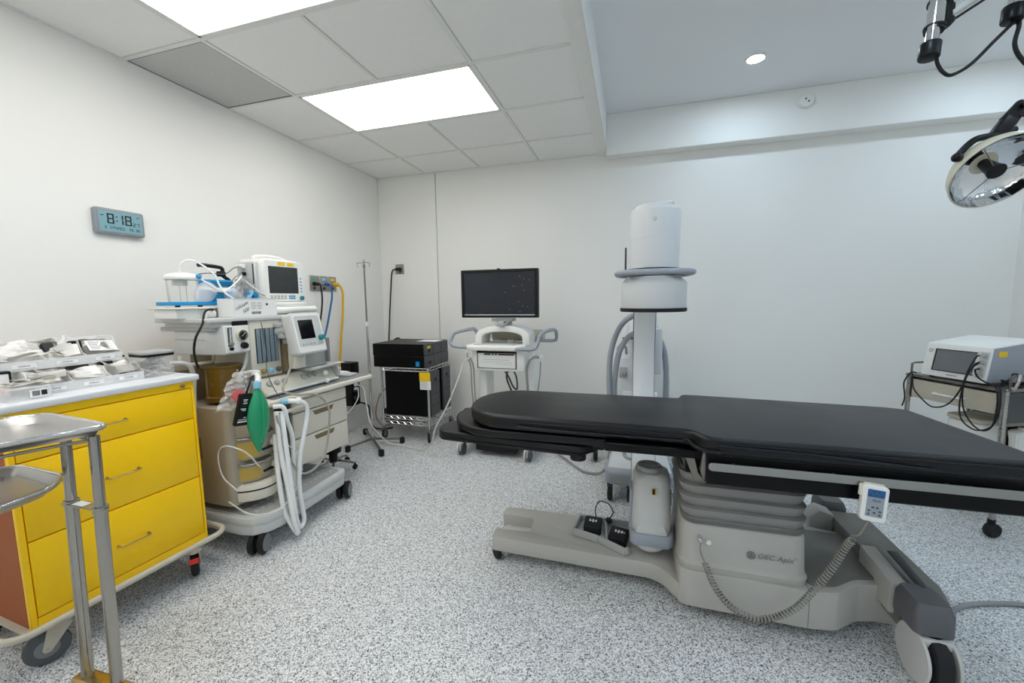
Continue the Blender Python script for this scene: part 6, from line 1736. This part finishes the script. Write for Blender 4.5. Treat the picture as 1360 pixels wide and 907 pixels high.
for k, (pts, lb) in enumerate((([(0.135, -0.025, 0.962), (0.140, -0.050, 0.958), (0.118, -0.060, 0.882), (0.090, -0.060, 0.768), (0.038, -0.060, 0.675), (-0.035, -0.060, 0.642), (-0.110, -0.050, 0.682), (-0.160, -0.040, 0.728), (-0.180, -0.028, 0.80), (-0.20, -0.01, 0.815), (-0.19, 0.01, 0.812)], 'longest black lead'),
               ([(0.135, -0.022, 0.928), (0.137, -0.050, 0.917), (0.121, -0.070, 0.850), (0.102, -0.070, 0.721), (0.114, -0.070, 0.619), (0.171, -0.070, 0.575), (0.220, -0.060, 0.590), (0.246, -0.050, 0.638), (0.250, -0.040, 0.717), (0.238, -0.028, 0.79), (0.22, -0.01, 0.816), (0.20, 0.03, 0.812)], 'black lead'),
               ([(0.135, -0.018, 0.893), (0.133, -0.040, 0.884), (0.159, -0.050, 0.848), (0.200, -0.030, 0.822), (0.210, 0.03, 0.815)], 'black lead'),
               ([(0.135, -0.022, 0.925), (0.123, -0.050, 0.890), (0.104, -0.060, 0.805), (0.111, -0.060, 0.681), (0.155, -0.060, 0.602), (0.206, -0.060, 0.577), (0.236, -0.050, 0.615), (0.239, -0.040, 0.714), (0.225, -0.028, 0.79), (0.20, -0.01, 0.816), (0.18, 0.03, 0.812)], 'black lead'),
               ([(-0.19, 0.01, 0.812), (-0.20, -0.015, 0.812), (-0.215, -0.04, 0.75), (-0.20, -0.045, 0.66), (-0.215, -0.04, 0.60)], 'black lead'))):
    mp('lead', MB().tube(pts, 0.0038, 7, 7), 'black_rubber', label=lb, smooth=60)
cl_ = single('cable_tangle', tl(MB().tube([(0.19, 0.02, 0.81), (0.215, 0.06, 0.85), (0.19, 0.12, 0.87), (0.215, 0.2, 0.83), (0.20, 0.14, 0.815), (0.18, 0.07, 0.83), (0.21, 0.03, 0.84), (0.22, 0.1, 0.81), (0.21, 0.2, 0.82), (0.22, 0.28, 0.81)], 0.005, 7, 7)), 'black_rubber', 'tangle of black leads on the right edge of the corner trolley top', 'cable', smooth=60)
single('clamp_hook', tl(MB().tube([(0.25, 0.05, 0.87), (0.262, 0.04, 0.875), (0.264, 0.03, 0.84), (0.255, 0.02, 0.80), (0.25, 0.015, 0.815)], 0.007, 8, 5)), 'steel', 'chrome clamp hooked over the front right corner of the corner trolley', 'clamp', smooth=60)
# things around the trolley
t = thing('white_container', 'pale rounded container on the lower shelf of the corner trolley', 'container', (4.56, -1.15, 0.3155), TD)
part('body', tl(MB().prism(rrect(0.180, 0.19, 0.04, 5, 0.030, 0.155), 0.3155, 0.575, 0.02, 3)), 'white_plastic', t, True)
part('lid', tl(MB().prism(rrect(0.190, 0.205, 0.045, 5, 0.030, 0.155), 0.575, 0.60, 0.008, 2)), 'beige_metal', t, True)
t = thing('black_case', 'black equipment case behind the pale container on the corner trolley shelf', 'case', (4.75, -1.15, 0.3155), TD)
part('case', tl(MB().box(-0.10, 0.214, 0.28, 0.44, 0.3155, 0.594, 0.01, 2)), 'black_plastic', t, True)
part('latch', tl(MB().box(0.04, 0.09, 0.276, 0.281, 0.50, 0.53, 0.002, 1)), 'dark_grey', t, True)
t = thing('fluted_tub', 'white fluted round tub on the trolley shelf at the right edge', 'tub', (4.70, -1.21, 0.3155), 0)
fl_ = []
for r_, z in ((0.034, 0.3155), (0.037, 0.45), (0.040, 0.50), (0.044, 0.525), (0.045, 0.545), (0.038, 0.552), (0.025, 0.560), (0.0, 0.562)):
    fl_.append([(0.179 + (r_ + (0.002 if k % 2 else 0)) * math.cos(2 * PI * k / 40), 0.22 + (r_ + (0.002 if k % 2 else 0)) * math.sin(2 * PI * k / 40), z) for k in range(40)])
part('body', tl(MB().rings(fl_)), 'white_plastic', t, True)
part('lid_knob', tl(MB().cyl((0.179, 0.22, 0.560), (0.179, 0.22, 0.572), 0.016, seg=20, bev=0.003)), 'white_plastic', t, True)

# ------------------------------------------------------------------ surgical light and its arms
SL = thing('surgical_light', 'chrome domed surgical light hanging on a black yoke at the upper right', 'surgical light', (4.75, -1.9, 2.3))


def sp2(n, mb, m, par=None, label=None, smooth=40):
    return part(n, mb, m, par or SL, True, label, smooth)


dc = Vector((4.071, -1.881, 1.765))
rv = (dc - Vector((2.6955, -4.0161, 1.2949))).normalized()
up2 = (U2 - rv * U2.dot(rv)).normalized()
rt2 = rv.cross(up2).normalized()
n_ = Vector((0.082, -0.771, -0.632)).normalized()
RD = 0.148
profo = [(RD, 0.0), (RD + 0.003, -0.003), (RD + 0.001, -0.010), (RD * .95, -0.040), (RD * .80, -0.075), (RD * .55, -0.100), (RD * .25, -0.110), (0, -0.112)]
dm = sp2('dome', MB().lathe([(0, -0.108), (RD * .53, -0.094), (RD * .77, -0.070), (RD * .92, -0.038), (RD * 0.975, -0.009), (RD * 0.985, -0.001)] + profo, dc, n_, 64), 'cream_enamel')
pri = []
rsm = []
q = Vector((0, 0, 1)).rotation_difference(n_).to_matrix()
for r_, z in ((0.965, -0.004), (0.90, -0.036), (0.83, -0.050), (0.72, -0.068), (0.5, -0.086), (0.30, -0.093), (0.05, -0.095)):
    rsm.append([dc + q @ Vector(((r_ * RD * (1 + (0.012 if k % 4 < 2 else -0.0))) * math.cos(2 * PI * k / 72), (r_ * RD * (1 + (0.012 if k % 4 < 2 else 0))) * math.sin(2 * PI * k / 72), z + 0.003)) for k in range(72)])
rf = sp2('reflector', MB().rings(rsm, cap=False), 'mirror', dm, smooth=25)
sp2('lamp_hub', MB().lathe([(0, 0.0), (0.028, 0.0), (0.031, -0.004), (0.028, -0.012), (0.018, -0.09), (0, -0.09)], dc + n_ * -0.008, n_, 36), 'black_plastic', dm, 'black lamp shield')
hk = MB()
e1 = q @ Vector((1, 0, 0))
e2 = q @ Vector((0, 1, 0))
for a in (20, 140, 260):
    d_ = e1 * math.cos(R(a)) + e2 * math.sin(R(a))
    hk.cyl(dc + d_ * 0.024 - n_ * 0.014, dc + d_ * 0.136 - n_ * 0.03, 0.0018, seg=8)
sp2('support_wire', hk, 'steel_dark', dm)
back = dc - n_ * 0.155
hv = (rt2 * -0.88 - up2 * -0.0 - up2 * 0.47).normalized()
sp2('rear_housing', MB().cyl(dc - n_ * 0.09, dc - n_ * 0.150, 0.055, 0.045, seg=28, bev=0.008), 'cream_enamel', dm)
yk = Vector((4.088, -1.868, 1.945))
sp2('yoke', MB().tube([Vector((3.925, -1.90, 1.832)), Vector((3.935, -1.90, 1.850)), Vector((3.975, -1.895, 1.892)), Vector((4.02, -1.885, 1.905)), Vector((4.07, -1.87, 1.912)), Vector((4.12, -1.86, 1.93))], 0.0125, 10, 6).sphere((3.925, -1.90, 1.832), 0.018), 'black_plastic', smooth=60)
MJ = basis((4.090, -1.865, 1.955), (0.55, 0.05, 0.83), (0.83, 0.05, -0.55))
sp2('joint', MB().box(-0.06, 0.02, -0.024, 0.024, -0.016, 0.016, 0.006, 2, M=MJ).prism([(0.0, -0.028), (0.085, -0.020), (0.095, 0.0), (0.085, 0.020), (0.0, 0.028)], -0.010, 0.010, 0.003, 1, M=MJ).cyl((4.130, -1.885, 2.012), (4.130, -1.845, 2.012), 0.010, seg=14), 'black_plastic')
sp2('lower_arm', MB().tube([(4.125, -1.862, 2.005), (4.42, -1.74, 2.32)], 0.014, 12, sm=False), 'pale_grey')
sp2('arm_cable', MB().tube([(4.12, -1.87, 1.975), (4.16, -1.85, 1.99), (4.20, -1.84, 2.04), (4.26, -1.82, 2.11), (4.44, -1.75, 2.30)], 0.0075, 8, 6).tube([(4.14, -1.868, 2.03), (4.20, -1.84, 2.10), (4.42, -1.76, 2.34)], 0.0065, 8, 6), 'black_rubber', smooth=60)
b = MB()
b.cyl((3.806, -1.908, 2.275), (3.838, -1.872, 2.60), 0.021, seg=24).cyl((3.8215, -1.8905, 2.335), (3.838, -1.872, 2.60), 0.0265, seg=24)
pl = sp2('pivot_post', b, 'chrome')
sp2('end_cap', MB().cyl((3.7985, -1.9125, 2.215), (3.805, -1.906, 2.272), 0.0335, seg=28, bev=0.004), 'black_plastic', pl, 'black end cap')
sp2('collar', MB().cyl((3.8175, -1.895, 2.318), (3.819, -1.893, 2.328), 0.031, seg=24, bev=0.002).cyl((3.8195, -1.892, 2.330), (3.821, -1.891, 2.340), 0.034, seg=24, bev=0.002).cyl((3.832, -1.879, 2.425), (3.8345, -1.877, 2.437), 0.034, seg=24, bev=0.002), 'black_rubber', pl)
sp2('post_bracket', MB().box(3.848, 3.874, -1.895, -1.865, 2.335, 2.50, 0.004, 1).box(3.855, 3.885, -1.893, -1.863, 2.345, 2.375, 0.006, 1).box(3.855, 3.885, -1.89, -1.86, 2.395, 2.425, 0.006, 1), 'black_plastic', pl)
for z0, z1, m, r_ in ((2.385, 2.545, 'pale_grey', 0.016), (2.355, 2.515, 'black_rubber', 0.005), (2.440, 2.60, 'black_rubber', 0.005), (2.425, 2.585, 'pale_grey', 0.010)):
    sp2('spring_arm', MB().tube([(3.872, -1.873, z0), (4.32, -1.70, z0 + 0.30)], r_, 10, sm=False), m)
b2 = sp2('pivot_post', MB().cyl((4.175, -1.712, 2.46), (4.19, -1.70, 2.80), 0.022, seg=24), 'chrome')
sp2('end_cap', MB().cyl((4.163, -1.722, 2.395), (4.169, -1.716, 2.455), 0.0335, seg=28, bev=0.004), 'black_plastic', b2, 'black end cap')
sp2('light_cable', MB().tube([(3.826, -1.908, 2.215), (3.835, -1.904, 2.190), (3.856, -1.903, 2.158), (3.890, -1.893, 2.150), (3.976, -1.841, 2.203), (4.078, -1.779, 2.303), (4.165, -1.722, 2.385), (4.19, -1.715, 2.40)], 0.0065, 8, 6), 'black_rubber', smooth=60)
sp2('light_cable', MB().tube([(4.190, -1.715, 2.400), (4.188, -1.722, 2.37), (4.178, -1.726, 2.305), (4.202, -1.727, 2.246), (4.259, -1.715, 2.206), (4.36, -1.70, 2.24), (4.42, -1.72, 2.32)], 0.0075, 8, 6), 'black_rubber', smooth=60)
sp2('ceiling_column', MB().cyl((4.45, -1.70, 2.25), (4.45, -1.70, 2.912), 0.035, seg=28).lathe([(0, 0), (0.11, 0), (0.11, 0.02), (0.08, 0.05), (0, 0.05)], (4.45, -1.70, 2.912 - 0.048), (0, 0, 1), 36), 'pale_grey')
sp2('upper_arm', MB().tube([(3.838, -1.872, 2.60), (4.45, -1.70, 2.80)], 0.02, 10, sm=False).tube([(4.19, -1.70, 2.80), (4.45, -1.70, 2.83)], 0.02, 10, sm=False), 'pale_grey')
